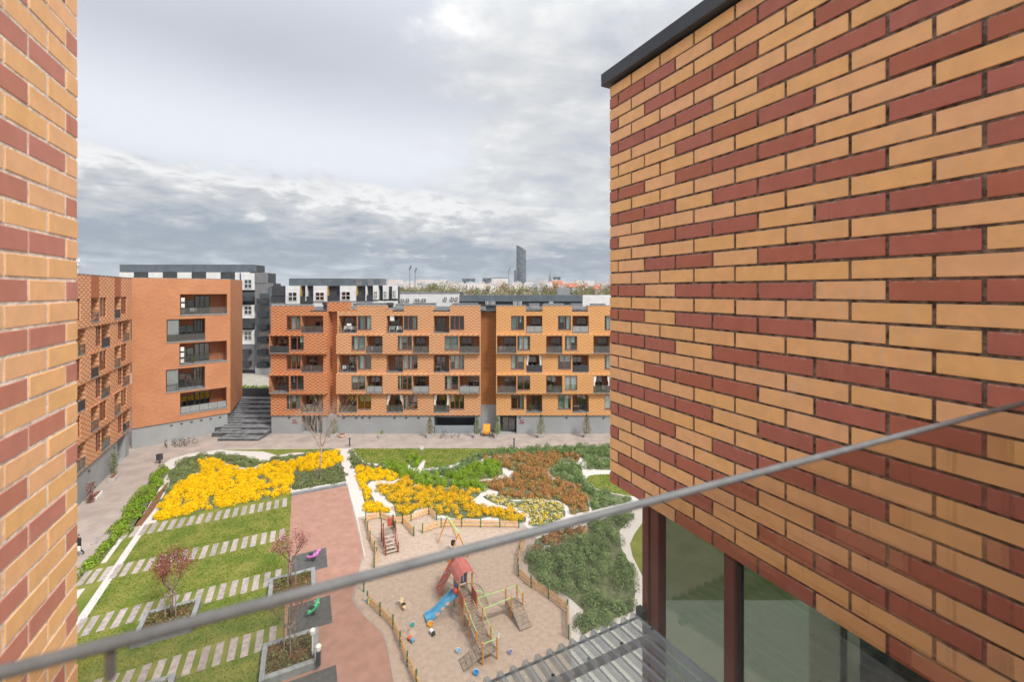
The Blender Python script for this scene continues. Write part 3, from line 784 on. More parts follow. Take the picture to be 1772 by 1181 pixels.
def band(parent, fr, a0, a1, z0, z1, holes, d, th, mat, name='wall'):
    xs = sorted({a0, a1, *[h[0] for h in holes], *[h[1] for h in holes]}); zs = sorted({z0, z1, *[h[2] for h in holes], *[h[3] for h in holes]})
    xs = [x for x in xs if a0 <= x <= a1]; zs = [z for z in zs if z0 <= z <= z1]
    m = MB()
    for i in range(len(xs) - 1):
        for j in range(len(zs) - 1):
            cx, cz_ = (xs[i] + xs[i + 1]) / 2, (zs[j] + zs[j + 1]) / 2
            if any(h[0] < cx < h[1] and h[2] < cz_ < h[3] for h in holes): continue
            m.quad(fr(xs[i], d, zs[j]), fr(xs[i + 1], d, zs[j]), fr(xs[i + 1], d, zs[j + 1]), fr(xs[i], d, zs[j + 1]))
    for h in holes:
        p = h[4]; x0, x1, y0, y1 = h[:4]
        m.quad(fr(x0, d, y0), fr(x1, d, y0), fr(x1, d - p, y0), fr(x0, d - p, y0)); m.quad(fr(x0, d, y1), fr(x1, d, y1), fr(x1, d - p, y1), fr(x0, d - p, y1))
        if x0 > a0 + .01: m.quad(fr(x0, d, y0), fr(x0, d, y1), fr(x0, d - p, y1), fr(x0, d - p, y0))
        if x1 < a1 - .01: m.quad(fr(x1, d, y0), fr(x1, d, y1), fr(x1, d - p, y1), fr(x1, d - p, y0))
    D = d - th
    m.quad(fr(a0, d, z1), fr(a1, d, z1), fr(a1, D, z1), fr(a0, D, z1)); m.quad(fr(a0, d, z0), fr(a1, d, z0), fr(a1, D, z0), fr(a0, D, z0))
    def side(a):
        seg = [z0, z1]; 
        cuts = [h for h in holes if abs(h[0] - a) < .01 or abs(h[1] - a) < .01]
        zz = sorted({z0, z1, *[c[2] for c in cuts], *[c[3] for c in cuts]})
        for i in range(len(zz) - 1):
            if any(c[2] < (zz[i] + zz[i + 1]) / 2 < c[3] for c in cuts): 
                p = max(c[4] for c in cuts)
                if p < th: m.quad(fr(a, d - p, zz[i]), fr(a, d - p, zz[i + 1]), fr(a, D, zz[i + 1]), fr(a, D, zz[i]))
            else: m.quad(fr(a, d, zz[i]), fr(a, d, zz[i + 1]), fr(a, D, zz[i + 1]), fr(a, D, zz[i]))
    side(a0); side(a1)
    return m.build(name, mat, parent)


def window(parent, fr, a0, a1, z0, z1, d, n=2, mat=None, glass=None, seed=0, name='window', curt=.7, inner=.55):
    mat = mat or M_wood_fr; r = random.Random(seed); m = MB(); w = .075
    for x0, x1, y0, y1 in [(a0, a1, z0, z0 + w), (a0, a1, z1 - w, z1), (a0, a0 + w, z0 + w, z1 - w), (a1 - w, a1, z0 + w, z1 - w)]: m.box(fr, x0, x1, d - .08, d, y0, y1)
    for i in range(1, n):
        x = a0 + (a1 - a0) * i / n; m.box(fr, x - w * .7, x + w * .7, d - .078, d + .002, z0 + w, z1 - w)
    o = m.build(name, mat, parent)
    MB().box(fr, a0 + w, a1 - w, d - .05, d - .04, z0 + w, z1 - w).build('pane', glass or M_glass, o)
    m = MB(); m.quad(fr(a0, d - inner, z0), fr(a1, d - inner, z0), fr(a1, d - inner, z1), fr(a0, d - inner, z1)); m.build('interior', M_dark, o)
    wd_ = (a1 - a0) / n
    m = MB(); any_ = False
    for i in range(n):
        if r.random() < curt:
            f0 = r.choice((0, 0, .35)); f1 = r.choice((1, 1, .6)); zb = r.choice((z0, z0, z0 + .5 * (z1 - z0)))
            x0 = a0 + wd_ * (i + f0); x1 = a0 + wd_ * (i + f1)
            if x1 - x0 > .1: m.box(fr, x0, x1, d - .2, d - .17, zb + .03, z1 - .03, 0 if r.random() < .62 else 1); any_ = True
    if any_: m.build('curtain', [M_curtain, M_curtain2], o)
    return o


def loggia(parent, fr, a0, a1, z0, z1, d, depth, back, rail='glass', seed=0, rail_l=False, rail_r=False, frm=None, door=None):
    r = random.Random(seed); B = d - depth + .01; LOGGIAS.append((fr, a0, a1, z0, d, parent))
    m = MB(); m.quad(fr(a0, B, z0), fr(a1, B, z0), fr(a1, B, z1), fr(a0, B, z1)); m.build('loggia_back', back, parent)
    MB().box(fr, a0 + .001, a1 - .001, B, d + .03, z0 - .09, z0 + .02).build('loggia_floor', M_kerb, parent)
    w = min(1.7, (a1 - a0) * .6)
    x0 = (a0 + .15 if r.random() < .5 else a1 - w - .15) if door is None else door
    window(parent, fr, x0, x0 + w, z0 + .03, z0 + 2.15, B + .12, 2, frm, None, seed + 5, 'door', .5, .11)
    h = 1.02; m = MB()
    m.box(fr, a0 + .02, a1 - .02, d - .05, d - .01, z0 + h - .04, z0 + h); m.box(fr, a0 + .02, a1 - .02, d - .045, d - .015, z0 + .03, z0 + .07)
    npost = max(2, int((a1 - a0) / 1.1) + 1)
    for i in range(npost):
        x = a0 + .05 + (a1 - a0 - .1) * i / (npost - 1); m.box(fr, x - .02, x + .02, d - .047, d - .013, z0 + .07, z0 + h - .04)
    o = m.build('railing', M_dark_metal, parent)
    m = MB()
    if rail == 'glass': m.box(fr, a0 + .04, a1 - .04, d - .034, d - .026, z0 + .08, z0 + h - .05); m.build('infill_panel', M_rail_glass, o)
    elif rail == 'dark': m.box(fr, a0 + .04, a1 - .04, d - .038, d - .022, z0 + .08, z0 + h - .05); m.build('infill_panel', M_dark_metal, o)
    elif rail == 'pale': m.box(fr, a0 + .04, a1 - .04, d - .038, d - .022, z0 + .08, z0 + h - .05); m.build('infill_panel', pm('grey_rail_panel', (.28, .29, .29), .6, .05, 2), o)
    else:
        x = a0 + .1
        while x < a1 - .08: m.box(fr, x - .008, x + .008, d - .036, d - .024, z0 + .07, z0 + h - .04); x += .11
        p = m.build('baluster', M_dark_metal, o); p['kind'] = 'stuff'
    return o


RAILS = ['glass', 'dark', 'bars', 'glass', 'pale', 'bars', 'glass']
FA = Frame((0, 63.5), (1, 0))
MA_red = facade_mat('flame_brick_red', (1, 0), (.40, .125, .05), (.47, .165, .07), (.66, .38, .20))
MA_mid = facade_mat('flame_brick_amber', (1, 0), (.58, .31, .16), (.64, .355, .185), (.36, .145, .07))
MA_yel = facade_mat('flame_brick_yellow', (1, 0), (.60, .31, .125), (.66, .36, .15), (.40, .16, .06), fw=.42, amount=.75)
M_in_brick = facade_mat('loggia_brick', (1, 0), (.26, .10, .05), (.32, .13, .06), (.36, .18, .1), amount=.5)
M_wood_slat = pm('cedar_slats', (.36, .15, .05), .7, .15, 3, stretch=(.3, .3, 6))
FLO = [(15.02, 18.35), (12.06, 15.02), (9.1, 12.06), (6.12, 9.1), (2.79, 6.12)]
TOPZ = [17.72, 14.75, 11.82, 8.83, 5.85]
DEP = 1.5


def brick_block(root, name_seed, a0, a1, layout, mat, offs, back):
    """layout: per storey list of ('w'|'l', a0, a1)"""
    for i, (zb, zt) in enumerate(FLO):
        d = offs[i]; holes = []
        for kind, x0, x1 in layout[i]:
            t_ = TOPZ[i]; holes.append((x0, x1, t_ - (2.1 if kind == 'w' else 2.53), t_, .14 if kind == 'w' else DEP))
        mm = mat(i) if callable(mat) else mat
        band(root, FA, a0, a1, zb + .002, zt - .002, holes, d, DEP + .05, mm)
        for j, (kind, x0, x1) in enumerate(layout[i]):
            sd = name_seed * 1000 + i * 37 + j * 7; t_ = TOPZ[i]
            if kind == 'w':
                w_ = window(root, FA, x0, x1, t_ - 2.1, t_, d - .1, 3 if x1 - x0 > 2.1 else 2, None, None, sd)
                MB().box(FA, x0 - .05, x1 + .05, d - .1, d + .05, t_ - 2.16, t_ - 2.1).build('sill', M_kerb, w_)
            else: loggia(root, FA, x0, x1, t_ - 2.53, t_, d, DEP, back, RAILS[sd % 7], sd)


def px(x): return (x - 886) * 63.5 / F
def pA(z): return px(440 + z / 3.69)
def pB(z): return px(820 + z / 3.107)


# building A: two brick blocks with a set-back strip
rootA = thing('brick_building', (-20, 64, 0), 'patterned brick apartment building of five storeys facing across the courtyard, grey ground floor', 'building')
offs = [0, .45, 0, .45, 0]
odd1 = [('w', pA(205), pA(296)), ('l', pA(300), pA(440))]; ev1 = [('l', pA(108), pA(232)), ('w', pA(238), pA(325))]
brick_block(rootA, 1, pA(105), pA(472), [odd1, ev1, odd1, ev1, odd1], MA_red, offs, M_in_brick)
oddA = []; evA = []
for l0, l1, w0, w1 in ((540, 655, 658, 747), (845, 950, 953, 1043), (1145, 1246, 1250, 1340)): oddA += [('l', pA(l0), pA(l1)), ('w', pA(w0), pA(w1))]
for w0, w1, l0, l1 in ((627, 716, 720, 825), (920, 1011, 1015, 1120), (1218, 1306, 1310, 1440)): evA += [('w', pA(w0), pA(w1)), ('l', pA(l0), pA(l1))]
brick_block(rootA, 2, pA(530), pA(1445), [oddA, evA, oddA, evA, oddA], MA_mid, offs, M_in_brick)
band(rootA, FA, pA(470) + .01, pA(531) - .01, 2.3, 18.3, [], -1.1, .4, MA_red)
for q0, q1, zt in ((105, 356, 19.2), (466, 600, 19.78), (655, 838, 19.24), (955, 1140, 19.24), (1250, 1440, 19.24), (841, 880, 18.75), (602, 653, 18.7)):
    o = MB().box(FA, pA(q0), pA(q1), -1.4, .0, 18.352, zt).build('parapet', MA_red if q0 < 610 else MA_mid, rootA)
    MB().box(FA, pA(q0) - .03, pA(q1) + .03, -1.43, .03, zt + .002, zt + .06).build('parapet_cap', M_kerb, o)
MB().box(FA, pA(105) + .2, pA(1445) - .2, -16, -1.62, 2.0, 18.45).build('core', M_plaster, rootA)
MB().box(FA, pA(105) + .1, pA(1445) - .1, -16.1, -.05, 18.455, 18.52).build('roof', pm('roof_felt', (.10, .10, .105), .9, .15, 1), rootA)
# grey ground floor with entrance and bicycle bay
zt = 2.785
band(rootA, FA, pA(105), pA(400), 0, zt, [(pA(295), pA(396), .02, 2.7, 1.4)], -.18, 1.5, M_plaster, 'ground_floor')
band(rootA, FA, pA(430), pA(1445), 0, zt, [(pA(1146), pA(1410), .02, zt - .05, 3.0)], -.18, 3.2, M_plaster, 'ground_floor')
band(rootA, FA, pA(400) + .02, pA(430) - .02, 0, zt, [], -1.0, .6, M_plaster, 'ground_floor')
m = MB(); m.quad(FA(pA(1146), -3.15, 0), FA(pA(1410), -3.15, 0), FA(pA(1410), -3.15, 2.8), FA(pA(1146), -3.15, 2.8)); m.build('bay_back', M_black_wall, rootA)
MB().box(FA, pA(1150), pA(1406), -.5, -.3, 0, 1.15).build('bay_wall', pm('blue_grey_panel', (.24, .27, .29), .7, .05, 1), rootA)
m = MB(); m.quad(FA(pA(295), -1.55, 0), FA(pA(396), -1.55, 0), FA(pA(396), -1.55, 2.7), FA(pA(295), -1.55, 2.7)); m.build('entrance_back', M_plaster, rootA)
d_ = window(rootA, FA, pA(325), pA(390), .05, 2.4, -1.4, 2, M_dark_metal, M_glass_dk, 3, 'door', .2, .12)
for x in (220, 570, 650, 690, 735, 895, 970, 1048):
    MB().box(FA, pA(x) - .13, pA(x) + .13, -.18, -.08, 2.35, 2.5).build('wall_lamp', M_dark_metal, rootA)
# cedar slot between the two blocks
MB().box(FA, pA(1445) + .02, pB(120) - .02, -1.5, -1.25, 0, 4.1).build('slot_base', M_plaster, rootA)
m = MB(); z = 4.14
while z < 18.3: m.box(FA, pA(1445) + .02, pB(120) - .02, -1.5, -1.22, z, z + .085); z += .115
o = m.build('slat_cladding', M_wood_slat, rootA); o['kind'] = 'stuff'
MB().box(FA, pA(1445) + .02, pB(120) - .02, -1.8, -1.5, 4.1, 18.3).build('slot_back', M_dark, rootA)
MB().box(FA, pA(1445), pB(120), -2, -.6, 18.32, 18.5).build('slot_cap', M_dark_metal, rootA)

# building B
rootB = thing('brick_building', (8, 64, 0), 'yellow patterned brick apartment building right of the cedar slot, partly behind the near wall', 'building')
oddB = [('w', pB(200), pB(270)), ('l', pB(282), pB(368)), ('w', pB(452), pB(522)), ('l', pB(530), pB(618)), ('w', pB(703), pB(775)), ('l', pB(785), pB(870))]
evB = [('l', pB(125), pB(228)), ('w', pB(233), pB(302)), ('l', pB(388), pB(474)), ('w', pB(487), pB(553)), ('l', pB(640), pB(730)), ('w', pB(740), pB(806))]
brick_block(rootB, 3, pB(120), pB(1100), [oddB, evB, oddB, evB, oddB], MA_yel, offs, M_in_brick)
for q0, q1, zt_ in ((120, 280, 19.2), (370, 528, 19.2), (613, 780, 19.2), (870, 1030, 19.2)):
    o = MB().box(FA, pB(q0), pB(q1), -1.4, .0, 18.352, zt_).build('parapet', MA_yel, rootB)
    MB().box(FA, pB(q0) - .03, pB(q1) + .03, -1.43, .03, zt_ + .002, zt_ + .06).build('parapet_cap', M_kerb, o)
MB().box(FA, pB(120) + .2, pB(1100) - .2, -16, -1.62, 2.0, 18.45).build('core', M_plaster, rootB)
MB().box(FA, pB(120) + .1, pB(1100) - .1, -16.1, -.05, 18.455, 18.52).build('roof', MATS['roof_felt'], rootB)
band(rootB, FA, pB(120), pB(1100), 0, 2.785, [(pB(140), pB(230), .02, 2.72, 1.2)], -.18, 1.4, M_plaster, 'ground_floor')
m = MB(); m.quad(FA(pB(140), -1.37, 0), FA(pB(230), -1.37, 0), FA(pB(230), -1.37, 2.8), FA(pB(140), -1.37, 2.8)); m.build('entrance_back', M_dark_metal, rootB)
d_ = window(rootB, FA, pB(152), pB(222), .05, 2.4, -1.2, 2, M_dark_metal, M_glass_dk, 8, 'door', .2, .12)
MB().box(FA, pB(188), pB(196), -1.19, -1.12, 1.0, 1.2).build('handle', M_steel, d_)
for x in (248, 500, 700): MB().box(FA, pB(x) - .12, pB(x) + .12, -.18, -.08, 2.35, 2.5).build('wall_lamp', M_dark_metal, rootB)


def drapes(rt_, a0, a1, zt_, d):
    for s_, x in ((1, a0 + .06), (-1, a1 - .06)):
        m = MB(); w0, w1 = rnd(.2, .5), rnd(.1, .3)
        pr = [(zt_ - .05, w0), (zt_ - .6, w0 * .9), (zt_ - 1.2, w1), (zt_ - 1.9, w1 * 1.6), (zt_ - 2.4, w1 * 1.8)]
        for (z0_, u0), (z1_, u1) in zip(pr, pr[1:]): m.add([FA(x, d - .12, z0_), FA(x + s_ * u0, d - .12, z0_), FA(x + s_ * u1, d - .12, z1_), FA(x, d - .12, z1_), FA(x, d - .17, z0_), FA(x + s_ * u0, d - .17, z0_), FA(x + s_ * u1, d - .17, z1_), FA(x, d - .17, z1_)], ((0, 1, 2, 3), (7, 6, 5, 4), (1, 5, 6, 2), (0, 3, 7, 4)))
        m.build('drape', M_curtain, rt_)


for q0, q1 in ((845, 950), (1145, 1246)): drapes(rootA, pA(q0), pA(q1), TOPZ[4], 0)
for q0, q1, i in ((282, 368, 2), (640, 730, 3)): drapes(rootB, pB(q0), pB(q1), TOPZ[i], offs[i])
for q, i in ((455, 0), (605, 0), (882, 0)): MB().box(FA, pA(q) - .4, pA(q) + .2, -.45, -.1, TOPZ[i] - 2.0 + (1.2 if q > 800 else 0), TOPZ[i] - 1.2 + (1.2 if q > 800 else 0)).build('air_conditioner', M_white, rootA, bevel=.03)


def number_sign(fr, a, d, z, txt, label):
    root = thing('house_number', fr(a, d, z), label, 'sign')
    M_sign = pm('sign_red', (.30, .03, .05), .5, .05, 3)
    cu = bpy.data.curves.new('digits', 'FONT'); cu.body = txt; cu.size = .62; cu.align_x = 'CENTER'; cu.extrude = .01
    tmp = bpy.data.objects.new('digits', cu); COL.objects.link(tmp); bpy.context.view_layer.update()
    me = bpy.data.meshes.new_from_object(tmp.evaluated_get(bpy.context.evaluated_depsgraph_get())); bpy.data.objects.remove(tmp)
    o = bpy.data.objects.new('digits', me); COL.objects.link(o); o.parent = root; o.rotation_euler = (radians(90), 0, 0); o.location = (0, 0, .02); me.materials.clear(); me.materials.append(M_sign)
    MB().box(fr, a - .42, a + .42, d - .005, d + .015, z - .17, z - .07).build('name_strip', M_sign, root)


number_sign(FA, pA(255), -.15, 1.75, '41', 'small red house number on grey wall left of the planted doorway')
number_sign(FA, pB(258), -.15, 1.75, '42', 'small red house number on grey wall right of the double door')

# roof gear: ducts, boxes
ri = 0
for x, w_, h_, kind, lab in ((405, 60, 1.15, 'd', 'black roof cowl behind the low parapet left of the tall brick pier'), (620, 70, .9, 'b', 'grey roof unit just right of the tall brick pier'), (735, 120, .95, 'b', 'long pale roof hatch behind the second parapet'), (830, 50, 1.0, 'd', 'dark round roof cowl above the middle of the left block'), (925, 110, .8, 'b', 'grey roof duct right of the round cowl'), (1060, 150, .95, 'b', 'wide grey roof duct above the third bay'), (1330, 170, .9, 'b', 'long grey roof duct beside the cedar slot')):
    rt = thing('roof_unit', FA(pA(x), -3, 18.52), lab, 'roof unit')
    w2 = w_ / 3.69 * 63.5 / F
    if kind == 'b':
        MB().box(FA, pA(x) - w2 / 2, pA(x) + w2 / 2, -4, -2.6, 18.522, 18.52 + h_).build('housing', pm('roof_zinc', (.30, .31, .32), .5, .1, 2), rt, bevel=.08)
        MB().box(FA, pA(x) - w2 / 2 - .06, pA(x) + w2 / 2 + .06, -4.06, -2.54, 18.53 + h_, 18.6 + h_).build('lid', M_kerb, rt)
    else:
        MB().lathe(FA(pA(x), -3, 18.522), [(.45, 0), (.45, h_ * .6), (.6, h_ * .62), (.6, h_), (.3, h_ + .1)], 14).build('cowl', M_black_wall, rt, smooth=False)
for x, w_, lab in ((330, 55, 'flat grey roof hood at the start of the right block'), (440, 110, 'long grey roof hood above the second bay of the right block'), (570, 60, 'short grey roof hood behind the middle parapet of the right block'), (690, 80, 'grey roof hood next to the near wall corner')):
    rt = thing('roof_unit', FA(pB(x), -3, 18.52), lab, 'roof unit'); w2 = w_ / 3.107 * 63.5 / F
    MB().box(FA, pB(x) - w2 / 2, pB(x) + w2 / 2, -4, -2.6, 18.522, 19.35).build('housing', MATS['roof_zinc'], rt, bevel=.08)
    MB().box(FA, pB(x) - w2 / 2 - .06, pB(x) + w2 / 2 + .06, -4.06, -2.54, 19.36, 19.43).build('lid', M_kerb, rt)

# building C: plain orange brick gable with loggias
FC = Frame((-51.44, 57.46), (.7376, .6752))
MC = facade_mat('plain_orange_brick', (.7376, .6752), (.45, .20, .10), (.53, .245, .125), (.42, .165, .08), per=2.2, row=.33, amount=.25, lines=True)
rootC = thing('brick_building', FC(5, -2, 0), 'plain orange brick apartment block with wide loggias at the left corner of the courtyard', 'building')
LC = 11.25
lg = [(5.17, 10.83, 18.0, 20.97), (3.67, 8.11, 14.2, 17.39), (5.1, 10.8, 10.85, 13.86), (3.6, 8.08, 7.15, 10.27), (5.17, 10.77, 3.75, 6.74)]
band(rootC, FC, 0, LC, 2.75, 23.2, [(a, b, c, d, 1.8) for a, b, c, d in lg], 0, 1.9, MC)
band(rootC, FC, 0.0, LC - .35, 0, 2.745, [], -.15, .5, M_plaster, 'ground_floor')
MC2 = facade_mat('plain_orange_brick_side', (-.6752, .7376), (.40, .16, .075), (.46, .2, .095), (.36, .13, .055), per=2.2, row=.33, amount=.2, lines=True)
m = MB(); q = [FC(LC, -.0, 0), (-47.6, 75.0, 0)]
m.add([(q[0][0], q[0][1], 2.75), (q[1][0], q[1][1], 2.75), (q[1][0], q[1][1], 23.2), (q[0][0], q[0][1], 23.2)], ((0, 1, 2, 3),)); m.build('side_wall', MC2, rootC)
m = MB(); m.add([FC(LC - .35, -.15, 0), (-48.0, 75.0, 0), (-48.0, 75.0, 2.75), FC(LC - .35, -.15, 2.75)], ((0, 1, 2, 3),)); m.build('side_base', M_plaster, rootC)
MB().box(FC, .1, LC - .4, -9, -1.95, 0, 23.0).build('core', M_plaster, rootC)
MB().prism([FC(0, 0, 0), FC(LC, 0, 0), (-47.6, 75.0, 0), (-55.0, 77.0, 0), FC(0, -10, 0)], 23.205, 23.28).build('roof', M_kerb, rootC)
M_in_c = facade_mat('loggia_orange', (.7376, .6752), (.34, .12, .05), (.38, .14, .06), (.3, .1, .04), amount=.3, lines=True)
for i, (a, b, c, d) in enumerate(lg):
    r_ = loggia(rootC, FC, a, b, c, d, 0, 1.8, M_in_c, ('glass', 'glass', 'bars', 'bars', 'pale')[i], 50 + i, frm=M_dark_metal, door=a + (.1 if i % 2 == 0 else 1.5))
    window(rootC, FC, a + (1.85 if i % 2 == 0 else 3.25), a + (3.7 if i % 2 == 0 else 4.4), c + .03, d - .3, -1.66, 3, M_dark_metal, None, 90 + i, 'door', .4, .12)
    if i % 2:  # glazed screen at the left of the wide opening
        o = MB().box(FC, a + .1, a + 1.35, -.2, -.17, c + .05, d - .05).build('glass_screen', glass_mat('screen_glass', (.6, .68, .68), .1, solid=.45, solid_col=(.42, .46, .46)), rootC)
        MB().box(FC, a + 1.36, a + 1.42, -.22, -.15, c + .02, d - .02).build('screen_post', M_dark_metal, rootC)
    else:
        for k in range(3 if i < 4 else 1): MB().box(FC, a + .12, a + .55, -.55, -.2, c + .15 + k * .85, c + .75 + k * .85).build('air_conditioner', M_white, rootC, bevel=.03)
    MB().box(FC, a - .15, b + .1, -.05, .06, c - .16, c - .08).build('ledge', M_kerb, rootC)
for k in range(6): MB().box(FC, 4.2 + k * 1.15 - .14, 4.2 + k * 1.15 + .14, -.15, -.06, 2.25 , 2.38).build('wall_lamp', M_dark_metal, rootC)

# building D: patterned brick wing receding on the left
FD = Frame((-42.16, 40.94), (-.465, .885))
MD = facade_mat('flame_brick_left', (-.465, .885), (.47, .19, .09), (.54, .24, .12), (.74, .48, .30), per=1.05, row=.25)
rootD = thing('brick_building', FD(8, -2, 0), 'patterned brick wing with staggered loggias seen at a slant on the left', 'building')
ZD = [20.72, 17.62, 14.8, 11.95, 9.15, 6.1]
FLD = [(17.75, 23.1), (14.95, 17.75), (12.1, 14.95), (9.25, 12.1), (6.3, 9.25), (3.3, 6.3)]
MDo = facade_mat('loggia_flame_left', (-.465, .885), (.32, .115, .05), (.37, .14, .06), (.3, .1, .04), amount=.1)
for i, (zb, zt) in enumerate(FLD):
    lay = []
    for k in range(-1, 3):
        o_ = k * 6.75
        if i % 2 == 0: lay += [('l', 3.85 + o_, 5.95 + o_), ('w', 6.05 + o_, 8.1 + o_)]
        else: lay += [('w', 5.45 + o_, 7.0 + o_), ('l', 7.05 + o_, 9.65 + o_)]
    lay = [q for q in lay if q[2] < 16.8 and q[1] > -4.8]
    d = .0 if i % 2 == 0 else -.12
    holes = [(x0, x1, ZD[i] - (2.15 if kd == 'w' else 2.55), ZD[i], .14 if kd == 'w' else 1.5) for kd, x0, x1 in lay]
    band(rootD, FD, -5, 16.85, zb + .002, zt - .002, [h for h in holes if h[0] > -5], d, 1.55, MD)
    for j, (kd, x0, x1) in enumerate(lay):
        sd = 4000 + i * 31 + j * 3
        if kd == 'w': window(rootD, FD, x0, x1, ZD[i] - 2.15, ZD[i], d - .1, 2, None, None, sd)
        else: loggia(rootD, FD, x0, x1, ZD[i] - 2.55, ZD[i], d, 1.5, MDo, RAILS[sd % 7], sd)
for k in range(0, 2): MB().box(FD, 3.85 + k * 6.75, 5.95 + k * 6.75, -.02, .015, 20.74, 23.09).build('red_panel', pm('smooth_red_brick', (.36, .12, .055), .8, .08, 2), rootD)
band(rootD, FD, -5, 16.85, 0, 3.298, [(12.6, 15.4, .02, 3.1, 1.0)], -.3, 1.1, M_plaster, 'ground_floor')
m = MB(); m.quad(FD(12.6, -1.3, 0), FD(15.4, -1.3, 0), FD(15.4, -1.3, 3.1), FD(12.6, -1.3, 3.1)); m.build('entrance_back', M_blue_grey, rootD)
for x in (4.2, 11.5): MB().box(FD, x - .14, x + .14, -.3, -.2, 2.5, 2.63).build('wall_lamp', M_dark_metal, rootD)
MB().box(FD, -5, 16.8, -10, -1.6, 0, 22.9).build('core', M_plaster, rootD)
MB().box(FD, -5.03, 16.88, -10, .03, 23.102, 23.18).build('roof', M_kerb, rootD)
rt = thing('antenna', FD(13, -4, 23.18), 'white satellite antenna mast on the left roof', 'antenna')
mx = MB(); p = FD(13, -4, 23.18); mx.tube([p, (p[0], p[1], p[2] + 2.2)], .05); mx.build('mast', M_white, rt)
mx = MB(); mx.box(WF, p[0] - 1.1, p[0] + .2, p[1] - .1, p[1] + .1, p[2] + 1.75, p[2] + 2.1); mx.build('panel', M_white, rt)
mx = MB(); mx.lathe((p[0], p[1], p[2] + 1.1), [(.05, 0), (.35, .15), (.4, .3)], 12); mx.build('dish', M_white, rt)
rt = thing('antenna', FD(15.5, -6, 23.18), 'small white radome ball on the left roof', 'antenna')
p = FD(8.5, -3, 23.18); rt.location = p; LOC[rt] = Vector(p)
mx = MB(); mx.tube([p, (p[0], p[1], p[2] + 1.0)], .04); mx.build('mast', M_white, rt)
mx = MB(); mx.lathe((p[0], p[1], p[2] + 1.0), [(.1, 0), (.3, .15), (.34, .35), (.25, .55), (.05, .66)], 14); mx.build('radome', M_white, rt, smooth=True)

# balcony clutter: chairs, tables, pots, drying racks, each a thing of its own
BN = {rootA: 'of the long brick building', rootB: 'of the yellow brick building', rootC: 'of the plain orange block', rootD: 'of the slanted left wing'}
ORD = ('first', 'second', 'third', 'fourth', 'fifth', 'sixth', 'seventh')
PCOL = [('white', M_white), ('dark', M_dark_metal), ('wooden', M_old_wood), ('brown', M_wood_fr)]
rows_ = {}
for L_ in LOGGIAS: rows_.setdefault((L_[5], round(L_[3], 1)), []).append(L_)
Rc = random.Random(3)
for (rt_, z0_), ls in rows_.items():
    zs_ = sorted({k[1] for k in rows_ if k[0] is rt_}, reverse=True); sto = 'top row' if zs_.index(z0_) == 0 else ORD[zs_.index(z0_)] + ' row down'
    for j, (fr, a0, a1, z0, d, _) in enumerate(sorted(ls, key=lambda q: q[1])):
        if a0 < -3.5 and rt_ is rootD: continue
        where = 'on balcony %s from left, %s, %s' % (ORD[j], sto, BN[rt_])
        for n_ in range(Rc.choice((0, 1, 1, 2))):
            kd = Rc.choice(('chair', 'table', 'pot', 'rack')); cn, cm = Rc.choice(PCOL); zf = z0 + .022; y = d - .55; x = a0 + (a1 - a0) * (.28 if n_ == 0 else .72); p = fr(x, y, zf)
            if kd == 'chair':
                t_ = thing('balcony_chair', p, cn + ' chair ' + where, 'chair', 'balcony furniture')
                MB().box(fr, x - .25, x + .25, y - .25, y + .25, zf + .42, zf + .46).build('seat', cm, t_); MB().box(fr, x - .25, x + .25, y - .25, y - .2, zf + .46, zf + .95).build('backrest', cm, t_)
                for sx in (-.22, .22):
                    for sy in (-.22, .22): MB().box(fr, x + sx - .02, x + sx + .02, y + sy - .02, y + sy + .02, zf, zf + .42).build('leg', cm, t_)
            elif kd == 'table':
                t_ = thing('balcony_table', p, cn + ' table ' + where, 'table', 'balcony furniture')
                MB().box(fr, x - .4, x + .4, y - .3, y + .3, zf + .7, zf + .74).build('table_top', cm, t_)
                for sx in (-.34, .34): MB().box(fr, x + sx - .02, x + sx + .02, y - .25, y + .25, zf, zf + .7).build('leg', cm, t_)
            elif kd == 'pot':
                t_ = thing('balcony_plant', p, 'potted plant ' + where, 'plant', 'balcony plants')
                MB().lathe(p, [(.12, 0), (.18, .3), (.15, .3), (.1, .05)], 10).build('pot', Rc.choice((M_white, M_mulch)), t_)
                C_ = np.random.randn(70, 3) * np.array([.2, .2, .25]) + np.array(p) + np.array([0, 0, .7]); leaf_mesh('leaves', C_, np.random.randn(70, 3), .16, .6, [L_grn2, L_grn], np.random.randint(0, 2, 70), t_)
            else:
                t_ = thing('drying_rack', p, 'drying rack ' + where, 'drying rack', 'balcony furniture')
                m = MB()
                for sx in (-.4, .4): m.bar(fr(x + sx, y - .2, zf), fr(x + sx, y + .2, zf + .95), .03); m.bar(fr(x + sx, y + .2, zf), fr(x + sx, y - .2, zf + .95), .03)
                m.build('frame', M_white, t_)
                for q_ in range(3): MB().box(fr, x - .38 + q_ * .27, x - .16 + q_ * .27, y - .02, y + .01, zf + .35, zf + .93).build('cloth', Rc.choice((M_curtain, M_curtain2, M_red_p, M_blue_p, M_white)), t_)

